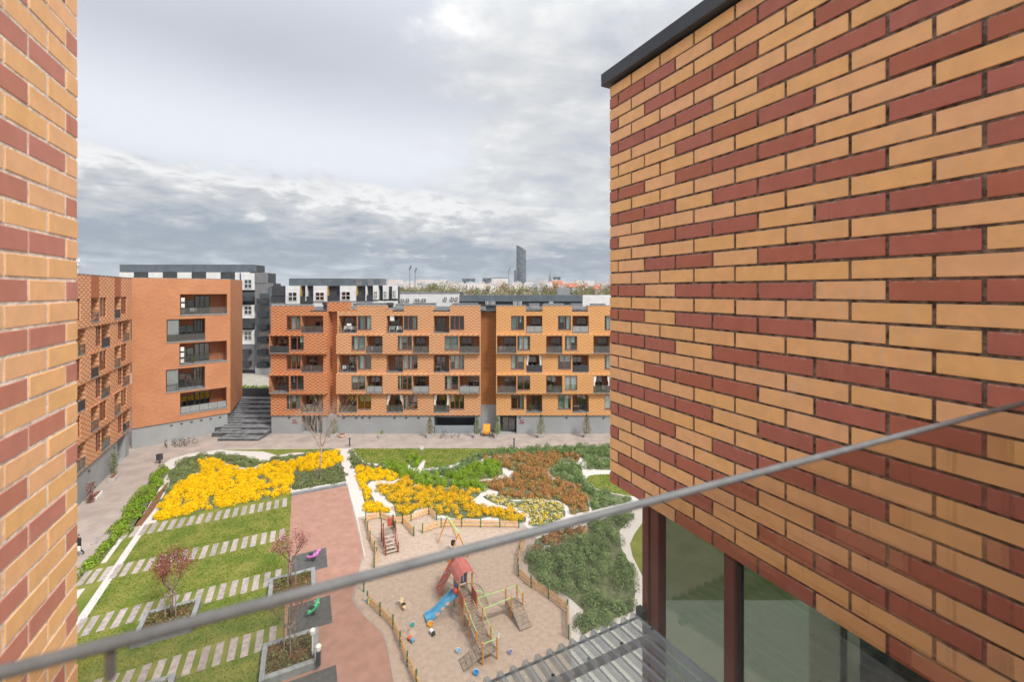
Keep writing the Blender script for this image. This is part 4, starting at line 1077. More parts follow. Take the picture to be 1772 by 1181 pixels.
# grand stair between C and A
rt = bpy.data.objects.new('grand_stair', None); COL.objects.link(rt); rt.location = (-40, 60, 0); LOC[rt] = Vector((-40, 60, 0))
set_props(rt, 'wide dark grey stepped stair between the orange block and the brick building', 'stairs')
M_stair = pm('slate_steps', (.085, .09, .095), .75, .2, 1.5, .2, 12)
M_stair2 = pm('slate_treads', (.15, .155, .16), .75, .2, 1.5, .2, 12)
nst = 9
for i in range(nst):
    y0 = 60.6 + i * 1.62; zz = .30 * (i + 1); xl = -43.2 - i * .78 + (1.2 if i == 0 else 0); xr = -36.2
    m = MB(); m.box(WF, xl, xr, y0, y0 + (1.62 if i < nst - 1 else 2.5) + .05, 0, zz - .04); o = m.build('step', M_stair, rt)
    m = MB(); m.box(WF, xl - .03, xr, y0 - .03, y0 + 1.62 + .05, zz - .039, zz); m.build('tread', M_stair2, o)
    if i < nst - 1: MB().box(WF, xl + .4, xl + 3.4, y0 + .8, y0 + 1.62, zz + .001, zz + .15).build('half_step', M_stair2, rt)
MB().box(WF, -52, -36.2, 75.3, 75.7, 0, 4.1).build('retaining_wall', M_dark_metal, rt)
o = MB().box(WF, -90, -30, 75.72, 130, 0, 2.95).build('street_terrace', pm('street_paving', (.35, .33, .28), .9, .08, 1)); o['kind'] = 'structure'
tp = [(-52, 76.5), (-36, 76.5), (-34, 79.5), (-52, 80.5)]
n = 2500; q = pts_in_poly(tp, n); C_ = np.column_stack([q, 2.97 + np.random.rand(n) * .6]); N_ = np.random.randn(n, 3); N_[:, 2] = abs(N_[:, 2])
set_props(leaf_mesh('hedge_plants', C_, N_, .3, .7, [L_grn, L_grn2], np.random.randint(0, 2, n)), 'clipped green verge at the top of the stair', 'plants', None, 'stuff')

# black and white buildings behind
def bw_building(name, Y, label, spec):
    k = Y / F; X = lambda p: (p - 886) * k; Z = lambda p: H - (p - 503) * k
    fr = Frame((0, Y), (1, 0)); rt = thing(name, (X(spec['x'][0]), Y, 3), label, 'building')
    x0, x1 = spec['x']
    for c0, c1, rf in spec.get('cores', [(x0, x1, spec['roof'])]): MB().box(fr, X(c0) + .1, X(c1) - .1, -spec.get('depth', 8), -.6, 2.95, Z(rf)).build('core', M_black_wall, rt)
    for (p0, q0, p1, q1, m_, d) in spec['panels']: MB().box(fr, X(p0), X(p1), -.6, d, Z(q1), Z(q0)).build('panel', m_, rt)
    for (p0, q0, p1, q1) in spec['windows']:
        w_ = window(rt, fr, X(p0), X(p1), Z(q1), Z(q0), .31, 2, M_white, M_glass_dk, int(p0 * 7 + q0), 'window', 0, .06)
        MB().box(fr, X(p0), X(p1), .24, .32, (Z(q0) + Z(q1)) / 2 - .06, (Z(q0) + Z(q1)) / 2 + .06).build('transom', M_white, w_)
    for (p0, q0, p1, q1) in spec.get('balconies', []):
        b_ = MB().box(fr, X(p0), X(p1), 0, 1.1, Z(q1), Z((q0 + q1) / 2)).build('balcony', M_dark_metal, rt)
        MB().box(fr, X(p0), X(p1), -.3, .02, Z((q0 + q1) / 2), Z(q0)).build('balcony_door', M_glass_dk, b_)
    return rt, fr, X, Z


M_slate_up = pm('slate_blue_cladding', (.12, .145, .165), .5, .08, .6)
vio = pm('violet_trim', (.05, .03, .16), .6, .05, 2); gold = pm('ochre_trim', (.45, .3, .1), .6, .05, 2)
pan = []
for i in range(9): pan.append((207 + i * 25, 471.5, 207 + i * 25 + 25, 500, M_white if i % 2 == 0 else M_black_wall, .05 + .01 * (i % 2)))
for i in range(11): pan.append((207 + i * 21.3, 458, 207 + i * 21.3 + 21, 471, M_slate_up, .0 + .008 * (i % 2)))
pan += [(418, 473, 441, 502, M_white, .2), (418, 528, 441, 551, M_white, .2), (418, 571, 441, 596, M_white, .2), (441, 472, 461, 490, M_grey_clad, .1), (441, 490, 470, 636, M_grey_clad, .0), (418, 596, 441, 636, M_grey_clad, .1), (443, 636, 470, 656, M_white, .3),
        (416, 473, 417.6, 600, vio, .22), (415, 640, 442, 662, M_black_wall, -.2), (467, 495, 470, 636, M_slate_up, .3), (415, 636, 442, 640, M_grey_clad, .3), (440.5, 640, 442.5, 662, vio, .3)]
win = [(424, 484, 437, 499), (424, 530, 437, 544), (424, 574, 437, 588)]
bal = [(418.5, 506, 441, 521), (418.5, 551, 441, 568)] + [(449, 508 + 22 * i, 466, 526 + 22 * i) for i in range(6)] + [(422, 597, 436, 612), (422, 617, 436, 632)]
bw_building('apartment_block', 95, 'tall black and white panelled block behind the orange brick block', dict(x=(207, 470), cores=[(207, 441, 458.5), (441.1, 461, 472.5), (461.1, 470, 490.5)], depth=4, roof=458.5, panels=pan, windows=win, balconies=bal))
pan = [(500, 482, 560, 495, M_slate_up, 0), (560.3, 482, 606, 495, M_slate_up, .01)] + [(606.3 + i * 10.2, 483, 606.3 + i * 10.2 + 10, 495, M_slate_up if i % 2 == 0 else M_grey_clad, .02) for i in range(6)]
pan += [(470, 495, 495, 512, M_black_wall, .0), (495, 495, 520, 526, M_white, .2), (543, 495, 567, 522, M_white, .2), (589, 495, 617, 521, M_white, .2), (646, 494, 655, 519, M_white, .2), (663, 494, 671.5, 518, M_white, .2), (679, 494, 687, 517, M_white, .2), (470, 521, 687, 560, M_white, .0),
        (494.2, 495, 495, 526, vio, .22), (520, 495, 520.8, 526, gold, .22), (542.2, 495, 543, 522, vio, .22), (567, 495, 567.8, 522, gold, .22), (588, 495, 589, 521, vio, .22), (617, 495, 618, 521, gold, .22), (520.8, 513, 542, 526, M_dark_metal, .3), (568, 512, 588, 524, M_dark_metal, .3), (470, 513, 494, 524, M_dark_metal, .3), (618, 511, 646, 521, M_dark_metal, .3), (530, 495, 531.2, 521, M_white, .35), (633.5, 495, 635, 521, M_white, .35)]
win = [(500, 506, 515, 521), (547, 506, 562, 520), (592, 505, 607, 519), (648, 504, 653.5, 516), (665, 504, 670, 515), (680.5, 503, 685.5, 514)]
bw_building('apartment_block', 88, 'long black and white panelled block behind the left brick building', dict(x=(470, 687), cores=[(470, 500, 495.5), (500.1, 660, 482.5), (660.1, 686, 495.5)], depth=3, roof=482.5, panels=pan, windows=win))
pan = [(686, 508, 795, 560, M_white, 0), (760, 505.5, 795, 508, M_kerb, .1), (686, 505, 760, 508, M_kerb, .1)]
win = [(693, 517, 700, 523), (702, 517, 709, 523), (718, 517, 727, 523), (729, 517, 738, 523), (768, 514, 774, 520), (780, 514, 786, 520), (788, 514, 793, 520)]
bw_building('apartment_block', 105, 'low white flat roofed block behind the middle of the brick roofline', dict(x=(686, 795), roof=505.2, panels=pan, windows=win))
pan = [(795, 511, 1008, 522, M_slate_up, .3), (795, 522, 1008, 560, M_black_wall, 0), (1008, 511, 1110, 560, M_white, .1)]
win = [(840, 522, 847, 528), (849, 522, 857, 528), (888, 522, 895, 528), (897, 522, 903, 528), (950, 522, 957, 528)]
bw_building('apartment_block', 98, 'dark banded low block with slate roof edge behind the right brick roofline', dict(x=(795, 1110), roof=511.2, panels=pan, windows=win))
m_ = MB(); fr = Frame((0, 112), (1, 0)); k = 112 / F
o = m_.box(fr, (965 - 886) * k, (986 - 886) * k, -3, 0, 18, H - (498.5 - 503) * k).build('stair_house', M_plaster); set_props(o, 'grey plastered stair house standing on the slate roof', 'roof structure')

# ------------------------------------------------------------------ far city
k = 1795 / F
rt = thing('skyscraper', (((902 - 886) * k), 1795, 0), 'tall dark glass skyscraper with slanted top on the skyline', 'skyscraper')
M_sky = bpy.data.materials.new('banded_glass'); M_sky.use_nodes = True; t = NT(M_sky.node_tree); t.n.clear()
geo = t.n.new('ShaderNodeNewGeometry'); sp = t.n.new('ShaderNodeSeparateXYZ'); t.link(geo.outputs['Position'], sp.inputs[0])
bandm = t.math('LESS_THAN', t.math('FRACT', t.math('DIVIDE', sp.outputs[2], 8.0)), .35)
nz = t.noise(t.vmath('MULTIPLY', geo.outputs['Position'], (.08, .08, .25)), 1.0, 3)
cc = t.mix(t.math('MULTIPLY', bandm, t.step(nz, .4, .6)), (.045, .065, .085), (.24, .25, .24))
b = t.n.new('ShaderNodeBsdfPrincipled'); t.link(cc, b.inputs['Base Color']); b.inputs['Roughness'].default_value = .35; oo = t.n.new('ShaderNodeOutputMaterial'); t.link(b.outputs[0], oo.inputs[0])
X0, X1 = (893.5 - 886) * k, (910.5 - 886) * k
n = 20; cxx = (X0 + X1) / 2; rx = (X1 - X0) / 2; ry = 14
ring = [(cxx + rx * cos(2 * pi * i / n), 1795 + ry * sin(2 * pi * i / n)) for i in range(n)]
tops = [H + (503 - (425 + 9 * ((p[0] - X0) / (X1 - X0)) ** 1.3)) * k for p in ring]
m = MB(); m.add([(p[0], p[1], 0) for p in ring] + [(p[0], p[1], z) for p, z in zip(ring, tops)], [(i, (i + 1) % n, n + (i + 1) % n, n + i) for i in range(n)] + [tuple(range(n, 2 * n))]); m.build('shaft', M_sky, rt)
MB().box(WF, (889.5 - 886) * k, (896 - 886) * k, 1775, 1800, 0, H + (503 - 468) * k).build('annex', M_sky, rt)
M_city = []
for i, c in enumerate(((.66, .57, .51), (.72, .68, .64), (.60, .50, .46), (.66, .64, .63), (.46, .46, .48))):
    m = bpy.data.materials.new('city_wall_%d' % i); m.use_nodes = True; t = NT(m.node_tree); t.n.clear()
    geo = t.n.new('ShaderNodeNewGeometry'); sp = t.n.new('ShaderNodeSeparateXYZ'); t.link(geo.outputs['Position'], sp.inputs[0])
    a = t.math('LESS_THAN', t.math('FRACT', t.math('DIVIDE', t.math('ADD', sp.outputs[0], sp.outputs[1]), 4.2)), .45); bz = t.math('LESS_THAN', t.math('FRACT', t.math('DIVIDE', sp.outputs[2], 3.1)), .5)
    cc = t.mix(t.math('MULTIPLY', t.math('MULTIPLY', a, bz), .6), c, (.22, .23, .25))
    b = t.n.new('ShaderNodeBsdfPrincipled'); t.link(cc, b.inputs['Base Color']); b.inputs['Roughness'].default_value = .8; oo = t.n.new('ShaderNodeOutputMaterial'); t.link(b.outputs[0], oo.inputs[0])
    M_city.append(m)
M_tile = pm('far_red_roof', (.40, .15, .09), .85, .15, .2)
R_ = random.Random(11)
xp = 660.0
while xp < 1150:
    for lay in range(2):
        Y = R_.uniform(1150, 1700) if lay == 0 else R_.uniform(560, 900)
        kk = Y / F; w_ = R_.uniform(9, 20); top = R_.uniform(484, 491) if lay == 0 else R_.uniform(490.5, 496)
        x0 = (xp + R_.uniform(-4, 4) - 886) * kk; x1 = x0 + w_ * kk; z1 = H + (503 - top) * kk
        red = lay == 1 and xp > 930 and R_.random() < .65
        ci = R_.randrange(5); cn = ('pinkish', 'white', 'tan', 'cream', 'grey')[ci]
        zone = 'left of the floodlight masts' if xp < 705 else 'between the masts and the flat glass hall' if xp < 795 else 'below the flat halls' if xp < 880 else 'at the foot of the skyscraper' if xp < 935 else 'near the church spire' if xp < 985 else 'beside the near brick corner'
        sz = 'broad' if w_ > 14.5 else 'narrow'
        lab = '%s %s roofed house, %s' % (sz, 'red', zone) if red else '%s %s block %s, %s' % (sz, cn, 'high on the far skyline' if lay == 0 else 'just above the tree belt', zone)
        lab = (lab, lab)
        rt = thing('distant_building', (x0, Y, 0), lab[0], 'building', lab[1])
        MB().box(WF, x0, x1, Y, Y + 14, 0, z1 if not red else z1 - 4).build('wall', M_city[ci], rt)
        if red:
            m = MB(); zb = z1 - 4; ym = Y + 7
            m.add([(x0 - 1, Y - 1, zb), (x1 + 1, Y - 1, zb), (x1 + 1, Y + 15, zb), (x0 - 1, Y + 15, zb), (x0 + 2, ym, z1 + 2), (x1 - 2, ym, z1 + 2)], ((0, 1, 5, 4), (1, 2, 5), (2, 3, 4, 5), (3, 0, 4)))
            m.build('roof', M_tile, rt)
        else: MB().box(WF, x0 + (x1 - x0) * .3, x0 + (x1 - x0) * .55, Y + 4, Y + 9, z1, z1 + 2.4).build('roof_box', M_city[4], rt)
    xp += R_.uniform(6.5, 10)
for x0, x1, top, Y, lab in ((800, 821, 483, 1400, 'flat dark glass hall on the skyline left of the skyscraper'), (835, 850, 482, 1300, 'blue grey office block on the skyline'), (850, 879, 481.5, 1320, 'long white hall on the skyline near the skyscraper'), (958, 970, 480, 1500, 'small dark slab building on the skyline right of the church spire')):
    kk = Y / F; rt = thing('distant_building', ((x0 - 886) * kk, Y, 0), lab, 'building')
    white = 'white' in lab
    MB().box(WF, (x0 - 886) * kk, (x1 - 886) * kk, Y, Y + 30, 0, H + (503 - top) * kk).build('wall', M_white if white else M_sky, rt)
    MB().box(WF, (x0 - 886) * kk - 1, (x1 - 886) * kk + 1, Y - 1, Y + 31, H + (503 - top) * kk, H + (503 - top) * kk + 2).build('roof', M_kerb, rt)
# church
Y = 900; kk = Y / F; cx = (952 - 886) * kk
rt = thing('church', (cx, Y, 0), 'distant church with pointed dark spire above red roofs', 'church')
z1 = H + (503 - 487) * kk; zs = H + (503 - 470) * kk
MB().box(WF, cx - 3.5, cx + 3.5, Y, Y + 7, 0, z1).build('tower', M_city[1], rt)
m = MB(); m.add([(cx - 3.8, Y - .3, z1), (cx + 3.8, Y - .3, z1), (cx + 3.8, Y + 7.3, z1), (cx - 3.8, Y + 7.3, z1), (cx, Y + 3.5, zs)], ((0, 1, 4), (1, 2, 4), (2, 3, 4), (3, 0, 4))); m.build('spire', M_grey_clad, rt)
MB().box(WF, cx + 3.6, cx + 26, Y - 2, Y + 10, 0, z1 - 7).build('nave', M_city[0], rt)
m = MB(); zb = z1 - 7; m.add([(cx + 3.6, Y - 3, zb), (cx + 27, Y - 3, zb), (cx + 27, Y + 11, zb), (cx + 3.6, Y + 11, zb), (cx + 3.6, Y + 4, zb + 8), (cx + 27, Y + 4, zb + 8)], ((0, 1, 5, 4), (1, 2, 5), (2, 3, 4, 5), (3, 0, 4))); m.build('nave_roof', M_tile, rt)
# stadium light masts
for x, top, lab in ((709, 466, 'taller stadium floodlight mast above the left of the tree line'), (718.5, 470, 'shorter stadium floodlight mast right beside the taller one'), (880.5, 469.5, 'stadium floodlight mast just left of the skyscraper')):
    Y = 420; kk = Y / F; X = (x - 886) * kk; zt = H + (503 - top) * kk
    rt = thing('floodlight_mast', (X, Y, 0), lab, 'floodlight mast')
    m = MB(); m.tube([(X, Y, 0), (X, Y, zt)], [.5, .3], 8); m.build('pole', M_grey_clad, rt)
    MB().bar((X - .3, Y, zt - 1), (X + 1.4, Y, zt + 3.6), 3.6, .8).build('lamp_head', M_grey_clad, rt)
# far tree belt (reads as one mass)
n_cl = 270; cs = []; col_ = []
for i in range(n_cl):
    xp = R_.uniform(672, 1180); Y = R_.uniform(210, 330); kk = Y / F
    top = R_.uniform(489.5, 497) if R_.random() < .28 else R_.uniform(497, 505); zt = H + (503 - top) * kk; r = R_.uniform(1.8, 3.8)
    nn = 90; D = np.random.randn(nn, 3); D /= np.linalg.norm(D, axis=1, keepdims=True); D *= (np.random.rand(nn, 1) ** .4) * r; D[:, 2] *= 1.35
    cs.append(D + np.array([(xp - 886) * kk, Y, zt - r])); col_.append(np.full(nn, 0 if R_.random() < .6 else 1))
cs = np.concatenate(cs); col_ = np.concatenate(col_)
set_props(leaf_mesh('treeline', cs, np.random.randn(len(cs), 3), .85, .7, [L_far, L_far2], col_), 'belt of budding trees stretching below the skyline', 'trees', None, 'stuff')
MB().box(WF, -160, 160, 350, 356, 0, 19.5).build('stadium_stand', M_city[3], loc=None)
set_props(bpy.data.objects['stadium_stand'], 'long pale low stadium stand behind the tree belt', 'stadium')

# ------------------------------------------------------------------ planters, trees
def branch(m, tips, p, d, L, r, depth, rr, spread=.55, up=.25, n=3, mi=0):
    p = Vector(p); d = Vector(d).normalized(); pts = [p]; q = p
    for i in range(3):
        d = (d + Vector((rr.uniform(-1, 1), rr.uniform(-1, 1), rr.uniform(-.6, 1))) * .13).normalized(); q = q + d * L / 3; pts.append(q)
    m.tube(pts, [r, r * .86, r * .72, r * .58], 6 if r > .02 else 4, mi, cap=False)
    if depth == 0: tips.append((q, d)); tips.append((pts[2], d)); return
    for i in range(n):
        nd = (d + Vector((rr.uniform(-1, 1), rr.uniform(-1, 1), rr.uniform(-.4, .6) + up)) * spread).normalized()
        branch(m, tips, pts[rr.choice((2, 3, 3))], nd, L * rr.uniform(.62, .82), r * .56, depth - 1, rr, spread, up, n, mi)


def tree(name, base, label, height, trunk_r, seed, bark, leaves=None, leaf=.09, per=14, depth=4, spread=.6, clear=.4, cat='tree', group=None, n=3, cr=.22, lean=(0, 0)):
    rr = random.Random(seed); rt = thing(name, base, label, cat, group); m = MB(); tips = []
    b = Vector(base); th = height * clear
    pts = [b, b + Vector((lean[0] * .5, lean[1] * .5, th * .5)), b + Vector((lean[0], lean[1], th))]
    m.tube(pts, [trunk_r, trunk_r * .85, trunk_r * .72], 8)
    k = n + 2
    for i in range(k):
        a = 2 * pi * i / k + rr.uniform(-.4, .4)
        branch(m, tips, pts[2] - Vector((0, 0, rr.uniform(0, th * .12))), (cos(a) * spread, sin(a) * spread, 1), height * (1 - clear) * .42, trunk_r * .55, depth - 1, rr, spread * .9, .3, n)
    m.build('trunk', bark, rt, smooth=True)
    if leaves:
        C_ = []; 
        for q, d in tips:
            for j in range(per): C_.append((q.x + rr.gauss(0, cr), q.y + rr.gauss(0, cr), q.z + rr.gauss(0, cr)))
        C_ = np.array(C_); mi = np.array([rr.randrange(len(leaves)) for _ in C_])
        leaf_mesh('crown', C_, np.random.randn(len(C_), 3), leaf, .7, leaves, mi, rt)
    return rt


def planter(a0, a1, b0, b1, label, seed):
    rt = thing('planter', E((a0 + a1) / 2, (b0 + b1) / 2), label, 'planter'); w = .28; h = .46
    for x0, x1, y0, y1 in ((a0, a1, b0, b0 + w), (a0, a1, b1 - w, b1), (a0, a0 + w, b0 + w + .002, b1 - w - .002), (a1 - w, a1, b0 + w + .002, b1 - w - .002)):
        o = MB().box(EF, x0, x1, y0, y1, 0, h - .09).build('side_wall', M_blue_grey, rt)
        MB().box(EF, x0 - .02, x1 + .02, y0 - .0, y1 + .0, h - .088, h).build('cap', M_kerb, o, bevel=.012)
    MB().box(EF, a0 + w, a1 - w, b0 + w, b1 - w, 0, h - .12).build('soil', M_mulch, rt)
    n = 2600; q = np.random.rand(n, 2); C_ = np.array([E(a0 + w + (a1 - a0 - 2 * w) * x, b0 + w + (b1 - b0 - 2 * w) * y, h - .1 + abs(random.gauss(0, .10))) for x, y in q])
    keep = np.random.rand(n) < (.35 + .65 * (np.sin(q[:, 0] * 7 + seed) * np.sin(q[:, 1] * 6 + seed * 2) > -.35)); C_ = C_[keep]
    N_ = np.random.randn(len(C_), 3); N_[:, 2] = abs(N_[:, 2])
    o = leaf_mesh('ground_cover', C_, N_, .12, .6, [L_olive, L_brn, L_jun2], np.random.choice(3, len(C_), p=(.45, .35, .2)), rt); o['kind'] = 'stuff'


def stakes(a, b, seed, label, z=.3, h=1.75):
    rt = thing('tree_stakes', E(a, b, z), label, 'tree stakes'); m = MB(); tops = []
    for i in range(3):
        t_ = 2 * pi * i / 3 + seed; p = Vector(E(a, b, z)) + Vector((cos(t_) * .32, sin(t_) * .32, 0)); MB().tube([p, p + Vector((0, 0, h))], .035, 7).build('stake', M_old_wood, rt); tops.append(p + Vector((0, 0, h - .12)))
    for i in range(3): MB().bar(tops[i], tops[(i + 1) % 3], .05, .05).build('crossbar', M_old_wood, rt)


planter(32.9, 35.6, -2.25, .75, 'grey square planter by the red path below the upper dark mat', 1)
planter(26.5, 29.2, -2.2, .8, 'grey square planter by the red path nearest the camera', 2)
planter(32.8, 35.5, -9.35, -6.3, 'grey square planter standing in the lawn across the third slab row', 3)
planter(26.4, 29.1, -9.35, -6.3, 'grey square planter at the bottom edge of the lawn', 4)
tree('plum_tree', E(34.4, -.85, .34), 'pink flowering plum tree in the planter by the upper dark mat', 3.9, .075, 21, M_trunk, [L_pink, L_plum], .085, 16, 3, .5, .42, group='plum trees in planters', cr=.17)
stakes(34.4, -.85, .4, 'three stakes round the pink flowering plum tree')
tree('plum_tree', E(28.0, -.75, .34), 'nearly bare young plum tree in the planter nearest the camera', 3.5, .07, 22, M_trunk, [L_plum, L_brn], .06, 3, 4, .65, .42, group='plum trees in planters', cr=.16)
stakes(28.0, -.75, 1.1, 'three stakes round the nearly bare plum tree')
tree('plum_tree', E(34.3, -7.7, .34), 'dark red leaved plum tree in the planter on the lawn', 4.3, .085, 23, M_trunk, [L_plum, L_brn, L_plum], .10, 22, 3, .62, .44, group='plum trees in planters', cr=.22)
stakes(34.3, -7.7, 2.0, 'three stakes round the dark red plum tree')
tree('bare_tree', G(552, 829), 'bare slender tree with pale trunk at the head of the red path', 8.8, .10, 31, M_birch, None, depth=5, spread=.62, clear=.42, n=3, lean=(.3, 0))


def cypress(px_, py_, label, h, mats, box=True, r=.42, seed=0):
    b = Vector(G(px_, py_)); rt = thing('potted_shrub', b, label, 'potted shrub', 'potted shrubs along the grey ground floor')
    if box:
        m = MB(); z = 0
        m.add([(b.x + s1 * w, b.y + s2 * w, zz) for zz, w in ((0, .36), (.55, .42), (.55, .36), (.47, .34)) for s1, s2 in ((-1, -1), (1, -1), (1, 1), (-1, 1))],
              [(3, 2, 1, 0)] + [(4 * k + i, 4 * k + (i + 1) % 4, 4 * k + 4 + (i + 1) % 4, 4 * k + 4 + i) for k in range(3) for i in range(4)] + [(12, 13, 14, 15)])
        m.build('pot', pm('pale_concrete_pot', (.46, .43, .40), .85, .1, 3), rt)
    n = int(650 * h / 2.5); u = np.random.rand(n); a = np.random.rand(n) * 2 * pi; R = r * np.sqrt(np.random.rand(n)) * (.5 + 1.0 * np.sin(np.clip(u * 1.02 + .1, 0, 1) * pi) ** .6) * (1 - .45 * u) * (1 + .25 * np.sin(a * 3 + u * 9 + seed))
    C_ = np.column_stack([b.x + R * np.cos(a), b.y + R * np.sin(a), .5 + u * h])
    leaf_mesh('crown', C_, np.random.randn(n, 3), .13, .6, mats, np.random.randint(0, len(mats), n), rt)
    m = MB(); m.tube([b + Vector((0, 0, .4)), b + Vector((0, 0, .5 + h * .8))], [.05, .02], 6); m.build('stem', M_trunk, rt)


cypress(578, 757, 'bushy green shrub pot right of the planted doorway', 2.3, [L_grn2, L_olive], True, .5, 1)
cypress(661, 757.5, 'small plant pot with low green tuft before the grey wall', .45, [L_grn, L_olive], True, .35, 2)
cypress(744, 757.5, 'brown green slim shrub pot left of the bicycle bay', 2.5, [L_olive, L_brn], True, .42, 3)
cypress(825, 757.5, 'slim shrub pot at the right end of the bicycle bay', 2.6, [L_olive, L_grn2], True, .4, 4)
cypress(861, 757.5, 'green slim shrub pot left of the double door', 2.6, [L_grn2, L_olive, L_grn], True, .42, 5)
cypress(936, 757.5, 'green brown tall potted shrub right of the red number sign', 2.85, [L_grn2, L_olive, L_brn], True, .5, 6)
cypress(1015, 757, 'brown withered tall potted shrub near the brick corner', 2.85, [L_brn, L_brn, L_olive], True, .48, 7)
o = MB(); b = G(592, 757); 
rt = thing('flower_tub', b, 'peach coloured low flower tub beside the bushy shrub pot', 'flower tub')
MB().lathe(b, [(.3, 0), (.48, .12), (.5, .4), (.42, .42), (.4, .34)], 16).build('tub', pm('peach_tub', (.58, .38, .28), .8, .08, 3), rt)
C_ = np.array([(b[0] + rnd(-.36, .36), b[1] + rnd(-.36, .36), .36 + rnd(0, .12)) for _ in range(90)]); leaf_mesh('plants', C_, np.random.randn(90, 3), .12, .7, [L_brn, L_olive], np.random.randint(0, 2, 90), rt)
# climbing plants on the left wing
for aa, dd, h_, mats_, lab in ((9.3, .35, 2.6, [L_grn2, L_olive], 'tall green climbing plant against the left grey wall'), (2.0, .55, 1.9, [L_brn, L_plum], 'reddish brown shrub against the left grey wall by the trough')):
    b = Vector(FD(aa, dd, 0)); rt = thing('wall_shrub', b, lab, 'shrub')
    n = 420; C_ = np.column_stack([b.x + np.random.randn(n) * .17, b.y + np.random.randn(n) * .17, .1 + np.random.rand(n) * h_])
    leaf_mesh('crown', C_, np.random.randn(n, 3), .14, .6, mats_, np.random.randint(0, 2, n), rt)
    m = MB(); m.tube([b, b + Vector((0, 0, h_ * .9))], [.05, .02], 6); m.build('stem', M_trunk, rt)
for aa, lab in ((8.0, 'pale concrete trough below the climbing plant'), (3.1, 'white trough beside the reddish shrub')):
    rt = thing('trough', FD(aa, .6, 0), lab, 'trough')
    MB().box(FD, aa - .8, aa + .8, .35, .9, .0, .4).build('basin', M_white if aa < 5 else MATS['pale_concrete_pot'], rt, bevel=.03)
    MB().box(FD, aa - .72, aa + .72, .42, .83, .402, .41).build('soil', M_mulch, rt)

# ------------------------------------------------------------------ bikes and small street things
def bike(pos, ang, col, label, scale=1.0):
    P = Vector(pos); rt = thing('bicycle', P, label, 'bicycle', 'bicycles in the courtyard'); ca, sa = cos(ang), sin(ang)
    q = lambda x, y, z: P + Vector((x * ca - y * sa, x * sa + y * ca, z)) * scale
    mf = pm('bike_paint_' + str(col), col, .4, .05, 3)
    for x in (-.52, .52):
        pts = [q(x + .33 * cos(2 * pi * i / 20), 0, .34 + .33 * sin(2 * pi * i / 20)) for i in range(21)]
        w_ = MB().tube(pts, .022 * scale, 6, cap=False).build('wheel', M_tyre, rt)
        m = MB()
        for i in range(8): m.tube([q(x, 0, .34), pts[i * 20 // 8]], .004 * scale, 3)
        m.build('spoke', M_steel, w_)['kind'] = 'stuff'
    m = MB()
    for p0_, p1_ in (((-.52, 0, .34), (-.1, 0, .3)), ((-.1, 0, .3), (-.22, 0, .86)), ((-.52, 0, .34), (-.2, 0, .75)), ((-.2, 0, .76), (.36, 0, .8)), ((-.1, 0, .3), (.38, 0, .72)), ((.36, 0, .95), (.52, 0, .34))): m.tube([q(*p0_), q(*p1_)], .02 * scale, 6)
    m.build('frame', mf, rt)
    MB().tube([q(.30, -.28, 1.0), q(.37, -.1, .97), q(.37, .1, .97), q(.30, .28, 1.0)], .016 * scale, 6).build('handlebar', M_dark_metal, rt)
    MB().bar(q(-.36, 0, .9), q(-.1, 0, .9), .13 * scale, .06 * scale).build('saddle', M_tyre, rt)
    m = MB(); m.tube([q(-.1, -.09, .14), q(-.1, -.09, .3), q(-.1, .09, .3), q(-.1, .09, .46)], .012 * scale, 5); m.build('crank', M_steel, rt)


for i, (x, y, c, lab) in enumerate(((287, 774, (.55, .55, .55), 'white bicycle, leftmost of the row by the grey wall'), (301, 773, (.12, .2, .32), 'blue bicycle, second in the row by the grey wall'), (309, 773, (.5, .45, .45), 'pale bicycle, third in the row by the grey wall'), (317, 772, (.06, .06, .06), 'black bicycle, last upright one in the row by the grey wall'))):
    p = G(x, y); bike(p, radians(48 + 90 + i * 6), c, lab)
b = G(330, 769); bike(b, radians(20), (.07, .07, .08), 'dark bicycle lying low at the end of the row')
bike(G(768, 757), radians(60), (.08, .09, .1), 'dark bicycle parked in front of the blue grey bay wall', 1.0)
bike(G(784, 757), radians(80), (.65, .65, .65), 'white childs bicycle in front of the bay wall', .75)
bike(G(794, 757), radians(80), (.12, .25, .45), 'small blue childs bicycle in front of the bay wall', .6)
bike(G(852, 756), radians(70), (.06, .06, .06), 'black bicycle beside the orange cart')
b = Vector(G(842, 755)); rt = thing('cargo_cart', b, 'orange tipped cargo cart in front of the cedar slot', 'cart')
m = MB(); m.add([b + Vector(v) for v in ((-.55, -.3, .75), (.55, -.3, .75), (.4, -.3, .35), (-.4, -.3, .35), (-.55, .35, 1.7), (.55, .35, 1.7), (.45, .6, 1.2), (-.45, .6, 1.2))], ((0, 1, 5, 4), (0, 3, 2, 1), (3, 7, 6, 2), (0, 4, 7, 3), (1, 2, 6, 5), (4, 5, 6, 7))); m.build('tub', pm('orange_tub', (.62, .27, .02), .45, .06, 3), rt, bevel=.04)
for s_ in (-.45, .45):
    c_ = b + Vector((s_, 0, .3)); MB().tube([c_ + Vector((0, .28 * cos(2 * pi * i / 16), .28 * sin(2 * pi * i / 16))) for i in range(17)], .03, 6, cap=False).build('wheel', M_tyre, rt)
MB().tube([b + Vector((-.45, 0, .3)), b + Vector((.45, 0, .3))], .03, 6).build('axle', M_dark_metal, rt)
